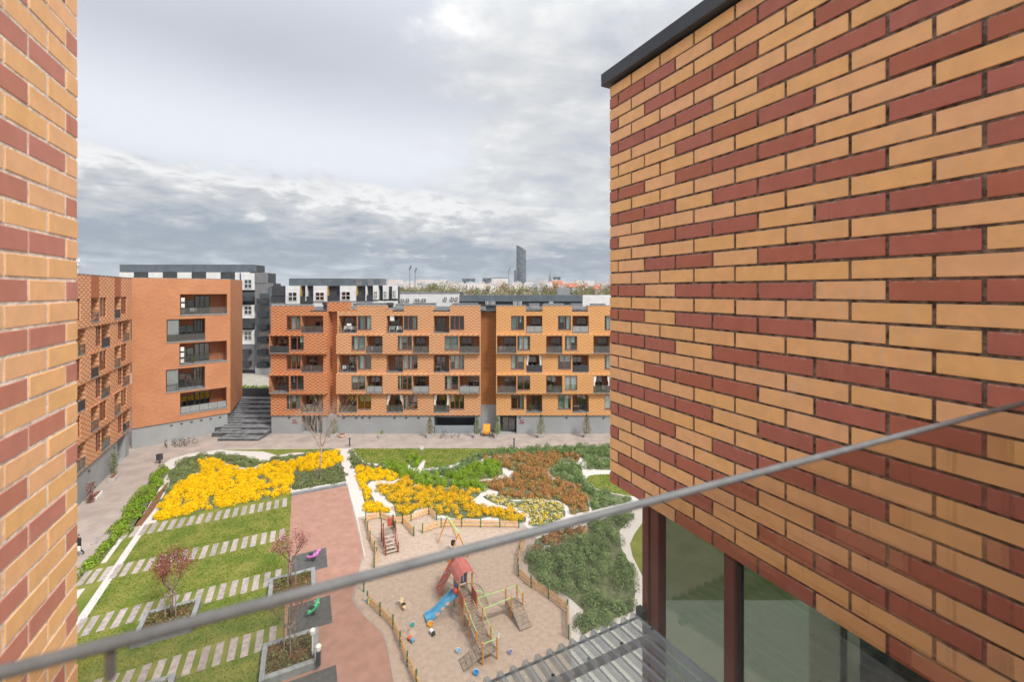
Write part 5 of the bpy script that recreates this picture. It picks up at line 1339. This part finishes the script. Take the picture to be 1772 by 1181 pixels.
for x, y, lab in ((605, 773, 'black bollard lamp on the path behind the white gravel bend'), (889.5, 774, 'black bollard lamp on the path behind the copper shrubs')):
    b = Vector(G(x, y)); rt = thing('bollard_lamp', b, lab, 'bollard lamp')
    MB().lathe(b, [(.09, 0), (.09, .8), (.07, .82), (.07, 1.0)], 12).build('post', M_dark_metal, rt)
    MB().lathe(b + Vector((0, 0, 1.0)), [(.12, 0), (.16, .05), (.16, .12), (.02, .18)], 12).build('head', M_black_wall, rt)
b = Vector(G(276, 803)); rt = thing('litter_bin', b, 'dark litter bin on the path at the left garden corner', 'litter bin')
MB().box(WF, b.x - .05, b.x + .05, b.y, b.y + .1, 0, .5).build('post', M_dark_metal, rt); MB().box(WF, b.x - .28, b.x + .28, b.y - .22, b.y + .22, .45, 1.1).build('bin', M_black_wall, rt, bevel=.03); MB().box(WF, b.x - .3, b.x + .3, b.y - .24, b.y + .24, 1.13, 1.18).build('lid', M_dark_metal, rt)
b = Vector(G(730, 786)); rt = thing('sign_post', b, 'white square notice on a short post in the far lawn', 'sign')
MB().tube([b, b + Vector((0, 0, .9))], .03, 6).build('post', M_steel, rt); MB().box(WF, b.x - .2, b.x + .2, b.y - .03, b.y, .55, 1.0).build('plate', M_white, rt)
for px_, py_, h_, dark, lab in ((541, 1137, 1.25, False, 'white lantern box on a pale post in the nearest planter'), (551, 1152, .8, True, 'black post with white cap at the nearest planter corner')):
    b = Vector(G(px_, py_, .35)); rt = thing('post_lantern', b, lab, 'lantern')
    MB().tube([b, b + Vector((0, 0, h_))], .05 if not dark else .13, 8).build('post', M_dark_metal if dark else M_white, rt)
    MB().lathe(b + Vector((0, 0, h_)), [(.10, 0), (.14, .08), (.16, .28), (.1, .34)], 8).build('lantern', M_white, rt)

# person on the left path, half hidden by the brick wall
def person(base, label, ang):
    rt = thing('person', base, label, 'person'); me = bpy.data.meshes.new('body'); bm = bmesh.new()
    J = {'pel': (0, 0, .95), 'chest': (0, .02, 1.28), 'neck': (0, .0, 1.46), 'head': (0, -.03, 1.58), 'top': (0, -.03, 1.72), 'hl': (-.1, 0, .9), 'kl': (-.12, -.16, .5), 'al': (-.12, -.06, .08), 'fl': (-.13, -.24, .04),
         'hr': (.1, 0, .9), 'kr': (.12, .02, .5), 'ar': (.12, .26, .12), 'fr': (.12, .14, .04), 'sl': (-.19, 0, 1.4), 'el': (-.27, -.02, 1.13), 'wl': (-.24, -.2, .95), 'sr': (.19, 0, 1.4), 'er': (.27, -.02, 1.13), 'wr': (.2, -.22, 1.0)}
    R = {'pel': .16, 'chest': .17, 'neck': .065, 'head': .1, 'top': .08, 'hl': .1, 'kl': .07, 'al': .05, 'fl': .045, 'hr': .1, 'kr': .07, 'ar': .05, 'fr': .045, 'sl': .08, 'el': .06, 'wl': .04, 'sr': .08, 'er': .06, 'wr': .04}
    Ed = [('pel', 'chest'), ('chest', 'neck'), ('neck', 'head'), ('head', 'top'), ('pel', 'hl'), ('hl', 'kl'), ('kl', 'al'), ('al', 'fl'), ('pel', 'hr'), ('hr', 'kr'), ('kr', 'ar'), ('ar', 'fr'), ('chest', 'sl'), ('sl', 'el'), ('el', 'wl'), ('chest', 'sr'), ('sr', 'er'), ('er', 'wr')]
    ks = list(J); vs = [bm.verts.new(J[k]) for k in ks]
    for a, b in Ed: bm.edges.new((vs[ks.index(a)], vs[ks.index(b)]))
    bm.to_mesh(me); bm.free(); o = bpy.data.objects.new('body', me); COL.objects.link(o); o.parent = rt; rt.rotation_euler = (0, 0, ang)
    sk = o.modifiers.new('skin', 'SKIN'); su = o.modifiers.new('sub', 'SUBSURF'); su.levels = su.render_levels = 2
    for k, sv in zip(ks, me.skin_vertices[0].data): sv.radius = (R[k], R[k] * (.75 if k in ('pel', 'chest') else 1)); sv.use_root = k == 'pel'
    m_ = bpy.data.materials.new('dark_clothes'); m_.use_nodes = True; t = NT(m_.node_tree); t.n.clear()
    tc = t.n.new('ShaderNodeTexCoord'); sp = t.n.new('ShaderNodeSeparateXYZ'); t.link(tc.outputs['Object'], sp.inputs[0])
    c = t.mix(t.math('GREATER_THAN', sp.outputs[2], 1.47), (.02, .02, .024), (.45, .27, .2)); c = t.mix(t.math('GREATER_THAN', sp.outputs[2], 1.64), c, (.03, .02, .015))
    c = t.mix(t.math('LESS_THAN', sp.outputs[2], .9), c, (.03, .032, .045))
    b = t.n.new('ShaderNodeBsdfPrincipled'); t.link(c, b.inputs['Base Color']); b.inputs['Roughness'].default_value = .85; oo = t.n.new('ShaderNodeOutputMaterial'); t.link(b.outputs[0], oo.inputs[0])
    me.materials.append(m_)
    return rt


pb = G(137, 962); person(pb, 'person in dark clothes walking on the left path, half hidden by brick', radians(-25))
o = MB().box(WF, pb[0] + .12, pb[0] + .42, pb[1] - .42, pb[1] - .25, .55, .92).build('carrier_bag', M_white, bevel=.04); set_props(o, 'white bag carried by the person on the left path', 'bag')

# ------------------------------------------------------------------ playground
def fence(pts, label, gate_end=False, h=.72):
    pts = [Vector((p[0], p[1], 0)) for p in pts]; rt = thing('picket_fence', pts[0], label, 'fence', 'playground fences')
    pk = MB()
    for i, p in enumerate(pts):
        MB().tube([p, p + Vector((0, 0, h + .18))], .05, 8).build('post', M_green_p, rt)
        if i == len(pts) - 1: break
        q = pts[i + 1]; d = (q - p); L = d.length; d.normalize(); nrm = Vector((-d.y, d.x, 0)) * .03
        for z in (.2, .52): MB().bar(p + Vector((0, 0, z)), q + Vector((0, 0, z)), .035, .08).build('rail', M_pine, rt)
        x = .08
        while x < L - .05:
            c = p + d * x + nrm; w = d * .04; hh = h + .0 * random.random()
            t_ = nrm.normalized() * .012
            v = [c - w - t_ + Vector((0, 0, .06)), c + w - t_ + Vector((0, 0, .06)), c + w - t_ + Vector((0, 0, hh - .07)), c - t_ + Vector((0, 0, hh)), c - w - t_ + Vector((0, 0, hh - .07))]
            v2 = [a + t_ * 2 for a in v]
            pk.add(v + v2, ((4, 3, 2, 1, 0), (5, 6, 7, 8, 9), (0, 1, 6, 5), (1, 2, 7, 6), (2, 3, 8, 7), (3, 4, 9, 8), (4, 0, 5, 9))); x += .165
    o = pk.build('picket', M_pine, rt); o['kind'] = 'stuff'


def subdiv(pts, L=1.9):
    out = [Vector(pts[0][:2]).to_3d()]
    for a, b in zip(pts, pts[1:]):
        a = Vector(a[:2]).to_3d(); b = Vector(b[:2]).to_3d(); n = max(1, round((b - a).length / L))
        out += [a.lerp(b, (i + 1) / n) for i in range(n)]
    return out


fence(subdiv([c5(195, 437), c5(262, 424), c5(322, 448), c5(366, 446), c5(418, 506)]), 'picket fence behind the small step tower, bending inwards')
fence(subdiv([c5(366, 446), c5(406, 436), c5(487, 405), c5(524, 432)]), 'picket fence bulging out round the curved gravel edge')
fence(subdiv([c5(459, 492), c5(545, 466), c5(640, 464), c5(905, 468)]), 'long picket fence below the amber shrubs behind the swing')
fence(subdiv([c5(195, 440), c5(205, 480), c5(216, 530), c5(236, 578), c5(247, 608), c5(235, 655)]), 'picket fence along the red path beside the small step tower')
fence(subdiv([c5(203, 820), c5(262, 876), c5(322, 935), c5(355, 1015), c5(388, 1110), c5(430, 1200), c5(470, 1330)]), 'curving picket fence along the red path near the slide')
fence(subdiv([c5(930, 535), c5(908, 600), c5(902, 660), c5(903, 692), c5(962, 745), c5(1042, 795), c5(1130, 862), c5(1136, 985)]), 'picket fence between the sand and the large juniper bed')
b = Vector(c5(186, 765)); rt = thing('fence_post', b, 'single green fence post at the gap in the fence', 'post'); MB().tube([b, b + Vector((0, 0, .95))], .05, 8).build('post', M_green_p, rt)
b = Vector(c5(206, 800, .9)); rt = thing('pinwheel', b, 'small coloured pinwheel on the fence post near the path', 'toy')
for i, c_ in enumerate((M_lime, M_white, M_slide, pm('toy_yellow', (.7, .5, .05), .5, .05, 3))):
    t_ = i * pi / 2; MB().add([b, b + Vector((.28 * cos(t_), -.04, .28 * sin(t_))), b + Vector((.2 * cos(t_ + .8), .0, .2 * sin(t_ + .8)))], ((0, 1, 2),)).build('vane', c_, rt)
MB().tube([b - Vector((0, 0, .5)), b], .012, 5).build('stick', M_white, rt)

# main play structure, built along the courtyard axis
rt = thing('play_structure', E(25, 9.6), 'wooden play structure with red roofed tower, blue slide, ramps and green rails', 'playground equipment')
B0, B1 = 9.2, 10.1
def post(a, b, h, r=.055, mat=None, parent=None): return MB().tube([E(a, b, 0), E(a, b, h)], r, 10).build('post', mat or M_orange_post, parent or rt)
def deck(a0, a1, b0, b1, z, along_b=True):
    o = MB().box(EF, a0, a1, b0, b1, z - .10, z - .045).build('deck_frame', M_old_wood, rt); n = 7
    for i in range(n):
        x0 = a0 + (a1 - a0) * i / n; MB().box(EF, x0 + .006, x0 + (a1 - a0) / n - .006, b0, b1, z - .04, z).build('plank', M_old_wood, o)
def pipe(p, q, r=.022, mat=None): return MB().tube([p, q], r, 8).build('handrail', mat or M_lime, rt)
# tower
TA0, TA1 = 26.7, 27.75
for a, b in ((TA0, B0), (TA0, B1), (TA1, B0), (TA1, B1)): post(a, b, 2.55)
deck(TA0, TA1, B0, B1, 1.2)
m = MB(); zr = 2.42
pr = [(B0 - .25, zr - .05), (B0 - .1, zr + .22), (B0 + .2, zr + .48), ((B0 + B1) / 2, zr + .56), (B1 - .2, zr + .48), (B1 + .1, zr + .22), (B1 + .25, zr - .05)]
for i in range(len(pr) - 1):
    (b0, z0), (b1, z1) = pr[i], pr[i + 1]
    vs = [E(TA0 - .3, b0, z0), E(TA1 + .3, b0, z0), E(TA1 + .3, b1, z1), E(TA0 - .3, b1, z1)]; m.add(vs + [(v[0], v[1], v[2] + .04) for v in vs], ((0, 1, 2, 3), (7, 6, 5, 4), (0, 4, 5, 1), (2, 6, 7, 3), (1, 5, 6, 2), (3, 7, 4, 0)))
m.build('roof', M_roof_red, rt)
o = MB().box(EF, TA1 - .02, TA1 + .01, B0 + .06, B1 - .06, 1.35, 2.05).build('barred_panel', M_blue_p, rt)
for k in range(3): MB().box(EF, TA1 - .03, TA1 + .02, B0 + .2 + k * .2, B0 + .3 + k * .2, 1.45, 1.95).build('gap', M_white, o)
for b in (B0, B1): MB().box(EF, TA0 - 1.0, TA0, b - .02, b + .02, .95, 1.75).build('side_panel', M_red_p, rt, bevel=.01)
MB().box(EF, TA0 + .1, TA1 - .1, B0 - .06, B0 - .02, 1.25, 2.0).build('slide_hood', M_blue_p, rt, bevel=.02)
MB().lathe(E((TA0 + TA1) / 2 - .25, B0 - .14, 1.55), [(.02, -.2), (.17, -.12), (.2, 0), (.17, .12), (.02, .2)], 12).build('red_knob', pm('bright_red', (.6, .06, .03), .4, .05, 3), rt, smooth=True)
# slide
sl0 = [(B0 - .02, 1.2), (B0 - .35, 1.1), (B0 - .9, .72), (B0 - 1.45, .34), (B0 - 1.75, .2), (B0 - 2.1, .17)]
ac = (TA0 + TA1) / 2; m = MB(); wsl = .27
cs_ = [(-wsl, .2), (-wsl, .0), (wsl, .0), (wsl, .2), (wsl + .05, .2), (wsl + .05, -.05), (-wsl - .05, -.05), (-wsl - .05, .2)]
vs = [E(ac + x, b, z + h_) for b, z in sl0 for x, h_ in cs_]; n = len(cs_)
m.add(vs, [(i * n + j, i * n + (j + 1) % n, (i + 1) * n + (j + 1) % n, (i + 1) * n + j) for i in range(len(sl0) - 1) for j in range(n)] + [tuple(range(n))[::-1], tuple(range((len(sl0) - 1) * n, len(sl0) * n))]); so_ = m.build('slide', M_slide, rt)
for k, t_ in enumerate((.30, .5, .7)):
    i = .8 + t_ * 3; i0 = int(i); f = i - i0; b = sl0[i0][0] * (1 - f) + sl0[i0 + 1][0] * f; z = sl0[i0][1] * (1 - f) + sl0[i0 + 1][1] * f
    MB().box(EF, ac - wsl - .06, ac - wsl - .052, b - .12, b + .12, z - .02, z + .17).build('decal', pm('peach_decal', (.6, .42, .32), .6, .05, 3), so_)
# steps from mid deck to tower, mid deck, slat bridge, lower deck, ramps
for i in range(6):
    a = 26.66 - i * .16; z = 1.16 - i * .06; MB().box(EF, a - .06, a + .06, B0 + .08, B1 - .08, z - .04, z).build('rung', M_old_wood, rt)
MA0, MA1 = 24.8, 25.75
deck(MA0, MA1, B0, B1, .82)
for a in (MA0, MA1):
    for b in (B0, B1): post(a, b, 1.75 if a == MA1 else 1.55)
for i in range(11):
    f = (i + .5) / 11; a = MA0 + (23.5 - MA0) * f; z = .80 - .24 * f - .05 * sin(pi * f); MB().box(EF, a - .04, a + .04, B0 + .06, B1 - .06, z - .04, z).build('slat', M_old_wood, rt)
for b in (B0 + .03, B1 - .03): MB().bar(E(MA0, b, .72), E(23.5, b, .48), .05, .1).build('bridge_beam', M_old_wood, rt)
deck(22.6, 23.5, B0, B1, .56)
for a in (22.6, 23.5):
    for b in (B0, B1): post(a, b, 1.3)
for b in (B0, B1): pipe(E(23.5, b, 1.2), E(MA0, b, 1.45)); pipe(E(MA0, b, 1.45), E(MA1, b, 1.6))
pipe(E(22.6, B0, 1.2), E(22.6, B1, 1.2)); pipe(E(22.6, B1, 1.2), E(23.5, B1, 1.2))
def ramp(p0, p1, wv, n, z0, z1):
    for i in range(n):
        f0, f1 = (i + .04) / n, (i + .96) / n; q = []
        for f in (f0, f1):
            for s_ in (0, 1): q.append(tuple(np.array(E(p0[0] + (p1[0] - p0[0]) * f + wv[0] * s_, p0[1] + (p1[1] - p0[1]) * f + wv[1] * s_, z0 + (z1 - z0) * f))))
        vs = q + [(v[0], v[1], v[2] - .05) for v in q]; MB().add(vs, ((0, 1, 3, 2), (4, 6, 7, 5), (0, 4, 5, 1), (2, 3, 7, 6), (0, 2, 6, 4), (1, 5, 7, 3))).build('ramp_board', M_old_wood, rt)
ramp((22.62, B0 - .02), (22.62, B0 - 1.15), (.86, 0), 4, .54, .06)
# right branch
RB0, RB1, RA0, RA1 = 12.2, 13.05, 25.0, 25.85
deck(RA0, RA1, RB0, RB1, .62)
for a in (RA0, RA1):
    for b in (RB0, RB1): post(a, b, 1.45)
MB().bar(E(25.4, B1, .42), E(25.4, RB0, .42), .12, .12).build('balance_beam', M_old_wood, rt)
pipe(E(MA0, B1, 1.42), E(RA0, RB0, 1.35)); pipe(E(MA1, B1, 1.5), E(RA1, RB0, 1.38)); pipe(E(RA1, RB0, 1.38), E(RA1, RB1, 1.38)); pipe(E(RA1, RB1, 1.38), E(RA0, RB1, 1.3))
ramp((RA0 - .02, RB0), (RA0 - 1.25, RB0), (0, .85), 5, .60, .1)
# curved net ladder on the right of the tower
for a in (TA0 + .1, TA1 - .1):
    MB().tube([E(a, B1 + 1.25 * sin(t_), 1.25 * cos(t_)) for t_ in np.linspace(0, pi / 2, 9)], .03, 8).build('arch_tube', M_lime if a < 27 else M_old_wood, rt)
for t_ in np.linspace(.15, pi / 2 - .1, 8): MB().tube([E(TA0 + .1, B1 + 1.25 * sin(t_), 1.25 * cos(t_)), E(TA1 - .1, B1 + 1.25 * sin(t_), 1.25 * cos(t_))], .018, 6).build('rung', M_old_wood, rt)
# climbing wall frame behind the tower
CA, CB = 29.35, 8.75
post(CA, CB + 1.1, 2.2); post(CA + .6, CB + 1.35, 2.1, .045)
MB().tube([E(CA, CB + 1.1, 2.15), E(TA1, B0, 2.2)], .04, 8).build('beam', M_lime, rt)
MB().tube([E(CA + .1, CB + 1.1, 2.1), E(28.4, 9.75, .1)], .04, 8).build('brace', M_orange_post, rt)
v = [E(CA - .35, CB - .25, .15), E(CA + .35, CB - .25, .15), E(CA + .35, CB + 1.05, 2.1), E(CA - .35, CB + 1.05, 2.1)]
o = MB().add(v + [(p[0] - .03, p[1] + .03, p[2] + .03) for p in v], ((0, 1, 2, 3), (7, 6, 5, 4), (0, 4, 5, 1), (1, 5, 6, 2), (2, 6, 7, 3), (3, 7, 4, 0))).build('climbing_board', M_red_p, rt)
m = MB()
for i in range(9):
    f = .12 + i * .095; a = CA + rnd(-.25, .25); MB().lathe(E(a, CB - .25 + 1.3 * f - .03, .15 + 1.95 * f + .03), [(.07, -.02), (.06, .03), (.02, .06)], 8).build('climbing_hold', M_slide, o)
for s_ in (-.38, .38): MB().bar(E(CA + s_, CB - .27, .12), E(CA + s_, CB + 1.06, 2.15), .06, .08).build('side_beam', M_orange_post, rt)

# swing
rt = thing('swing', E(33.7, 11.05), 'orange swing frame with green crossbeam and a small dark seat', 'swing')
MB().tube([E(35.15, 11.0, 2.1), E(32.25, 11.1, 2.1)], .055, 10).build('crossbeam', M_lime, rt)
for a in (35.15, 32.25):
    for s_ in (-.85, .85): MB().tube([E(a, 11.05, 2.12), E(a, 11.05 + s_, 0)], .05, 9).build('leg', M_orange_post, rt)
st = MB().lathe(E(33.6, 11.07, .45), [(.12, 0), (.2, .04), (.21, .34), (.17, .34), (.16, .1)], 12).build('seat', M_tyre, rt)
for s_ in (-.18, .18): MB().tube([E(33.6 + s_, 11.07, .79), E(33.6 + s_, 11.07, 2.05)], .008, 5).build('chain', M_steel, rt)

# small step tower
p = Vector(c5(318, 590)); a0 = float(np.dot((p.x, p.y), e1)); b0 = float(np.dot((p.x, p.y), e2))
rt = thing('step_tower', p, 'small wooden step tower with red panel at the corner of the sand', 'playground equipment')
for i in range(5): 
    z = .18 + i * .19; MB().box(EF, a0 + .05 + i * .24, a0 + .3 + i * .24, b0 - .42, b0 + .42, z - .04, z).build('tread', pm('worn_tread', (.40, .32, .26), .85, .15, 6), rt)
for s_ in (-.46, .46): MB().bar(E(a0, b0 + s_, .12), E(a0 + 1.3, b0 + s_, 1.05), .05, .2).build('stringer', M_wood_fr, rt)
MB().box(EF, a0 + 1.25, a0 + 2.2, b0 - .46, b0 + .46, 1.02, 1.08).build('platform', M_old_wood, rt)
for a in (a0 + .05, a0 + 1.27, a0 + 2.2):
    for s_ in (-.5, .5):
        o = MB().tube([E(a, b0 + s_, 0), E(a, b0 + s_, .85 if a < a0 + 1 else 1.95)], .055, 8).build('post', M_wood_fr, rt)
        if a > a0 + 1: MB().lathe(E(a, b0 + s_, 1.95), [(.06, 0), (.07, .05), (.02, .1)], 8).build('cap', M_green_p, o)
MB().box(EF, a0 + 2.17, a0 + 2.2, b0 - .02, b0 + .45, 1.15, 1.85).build('red_panel', M_red_p, rt); MB().box(EF, a0 + 1.3, a0 + 2.15, b0 + .47, b0 + .5, 1.15, 1.75).build('green_panel', M_green_p, rt)
for s_ in (-.5, .5): MB().bar(E(a0 + .05, b0 + s_, .8), E(a0 + 1.27, b0 + s_, 1.75), .04, .05).build('handrail', M_wood_fr, rt)

# spring riders
def rider(pos, colr, label, ang, k=1.0):
    P = Vector(pos); rt = thing('spring_rider', P, label, 'spring rider'); m = MB(); ca, sa = cos(ang), sin(ang); q = lambda x, y, z: P + Vector((x * ca - y * sa, x * sa + y * ca, z)) * k
    MB().tube([P + Vector((.11 * cos(t_), .11 * sin(t_), .03 + t_ * .011)) * k for t_ in np.linspace(0, 9 * pi, 70)], .018, 5).build('spring', M_dark_metal, rt)
    o = MB(); o.tube([q(-.5, 0, .42), q(-.25, 0, .45), q(0, 0, .42), q(.3, 0, .5), q(.42, 0, .78), q(.56, 0, .76)], [.06 * k, .17 * k, .15 * k, .17 * k, .12 * k, .05 * k], 10); o.build('body', colr, rt, smooth=True)
    MB().bar(q(-.3, 0, .62), q(.0, 0, .6), .3 * k, .06).build('saddle', M_tyre, rt); MB().tube([q(.3, -.24, .68), q(.3, .24, .68)], .02, 6).build('handle', M_white, rt)
rider(E(37.2, .65), pm('pink_plastic', (.50, .16, .42), .4, .06, 3), 'pink and purple spring rider on the upper dark mat', .4)
rider(E(31.0, .55), pm('green_plastic', (.05, .35, .16), .4, .06, 3), 'green spring rider on the lower dark mat', 1.2)
rider(G(697, 1057), pm('beige_plastic', (.62, .47, .25), .5, .06, 3), 'beige animal spring rider in the sand left of the slide', 2.2, .8)

# sand heaps and toys
def heap(pos, r, h, label):
    m = MB(); n = 28; rings = [(0, h), (.2, h * .93), (.38, h * .7), (.55, h * .35), (.68, .02), (.8, -.0 + .012), (.92, .05), (1.1, .012)]
    P = Vector(pos); rr = random.Random(int(r * 100)); ph = [rr.uniform(-.1, .1) for _ in range(n)]
    vs = [(P.x + r * f * (1 + ph[j] + .1 * sin(j * 1.7)) * cos(2 * pi * j / n), P.y + r * f * (1 + ph[j]) * sin(2 * pi * j / n), z + rr.uniform(0, .03)) for f, z in rings[1:] for j in range(n)] + [(P.x, P.y, h)]
    k = len(rings) - 1; fs = [(i * n + j, i * n + (j + 1) % n, (i + 1) * n + (j + 1) % n, (i + 1) * n + j) for i in range(k - 1) for j in range(n)] + [(k * n, j, (j + 1) % n) for j in range(n)]
    o = MB().add(vs, fs).build('sand_heap', M_sand, smooth=True); set_props(o, label, 'sand heap')
heap(G(700, 1050), .95, .34, 'round sand castle heap inside a ring left of the blue slide')
heap(G(712, 1096), .5, .18, 'low dug over sand heap near the toy spade')
heap(G(676, 1034), .4, .1, 'tiny sand heap with a white shell near the fence')
def bucket(pos, mat, label, r=.13):
    rt = thing('toy_bucket', pos, label, 'toy'); MB().lathe(pos, [(r * .7, 0), (r, .2), (r * .9, .2), (r * .6, .03)], 12).build('bucket', mat, rt)
    P = Vector(pos); MB().tube([P + Vector((r * cos(t_), .0, .2 + r * sin(t_) * .8)) for t_ in np.linspace(0, pi, 8)], .012, 5).build('handle', M_white, rt)
bucket(G(714, 1085.5), pm('teal_toy', (.05, .45, .48), .4, .05, 3), 'teal toy bucket above the dug sand')
bucket(G(745, 1085), pm('amber_toy', (.7, .36, .02), .4, .05, 3), 'orange yellow toy bucket below the slide end', .2)
bucket(G(824, 1169), pm('azure_toy', (.03, .3, .62), .4, .05, 3), 'bright blue toy bucket near the canopy edge', .16)
bucket(G(793, 1131), pm('pale_blue_toy', (.3, .55, .68), .4, .05, 3), 'pale blue toy bucket left of the low ramp', .14)
bucket(G(883, 1133), pm('violet_toy', (.3, .33, .55), .4, .05, 3), 'violet toy bucket on the open sand right of the ramp', .12)
def truck(pos, ang, label, c1, c2):
    P = Vector(pos); rt = thing('toy_truck', P, label, 'toy'); fr = Frame((P.x, P.y), (cos(ang), sin(ang)))
    MB().box(fr, -.22, .06, -.11, .11, .1, .24).build('tipper', c1, rt, bevel=.02); MB().box(fr, .08, .24, -.1, .1, .08, .27).build('cab', c2, rt, bevel=.02)
    for a in (-.14, .15):
        for d in (-.1, .1): MB().tube([fr(a, d - .02, .06), fr(a, d + .02, .06)], .06, 10).build('wheel', M_tyre, rt)
truck(G(711, 1111), -.7, 'red and blue toy truck on the sand near the curved fence', pm('toy_red', (.6, .12, .05), .4, .05, 3), M_slide)
truck(G(748, 1099), -.9, 'white and black toy truck below the orange bucket', M_white, M_tyre)
b = Vector(E(22.6, B1, 1.3)); rt = thing('pinwheel', b, 'white pinwheel on the front post of the play structure', 'toy')
for i in range(4):
    t_ = i * pi / 2 + .3; MB().add([b, b + Vector((.26 * cos(t_), -.05, .14 + .22 * sin(t_))), b + Vector((.2 * cos(t_ + .9), .0, .14 + .2 * sin(t_ + .9)))], ((0, 1, 2),)).build('vane', M_white, rt)
# footprints-like dents and small scraps on the sand read as clutter
sc = MB(); rr = random.Random(5)
for i in range(160):
    q = pts_in_poly(sand_poly, 1)[0]; s_ = rr.uniform(.03, .08); t_ = rr.uniform(0, pi); sc.bar((q[0], q[1], .02), (q[0] + s_ * cos(t_), q[1] + s_ * sin(t_), .035), s_ * .8, .03)
set_props(sc.build('litter', pm('pale_scraps', (.5, .42, .35), .9, .3, 2)), 'small pebbles and scraps scattered over the sand', 'litter', None, 'stuff')

# ------------------------------------------------------------------ thin spring haze over the city
hz = MB().box(WF, -far - 20, far + 20, -60, far + 20, -1.0, 232).build('haze', pm('unused', (.5, .5, .5)))
hm = bpy.data.materials.new('pale_haze'); hm.use_nodes = True; t = NT(hm.node_tree); t.n.clear()
pv = t.n.new('ShaderNodeVolumePrincipled'); pv.inputs['Color'].default_value = (.82, .88, .95, 1); pv.inputs['Density'].default_value = .00012; pv.inputs['Anisotropy'].default_value = .2
oo = t.n.new('ShaderNodeOutputMaterial'); t.link(pv.outputs[0], oo.inputs['Volume'])
hz.data.materials.clear(); hz.data.materials.append(hm)
set_props(hz, 'thin pale haze softening the distant city', 'haze', None, 'stuff')
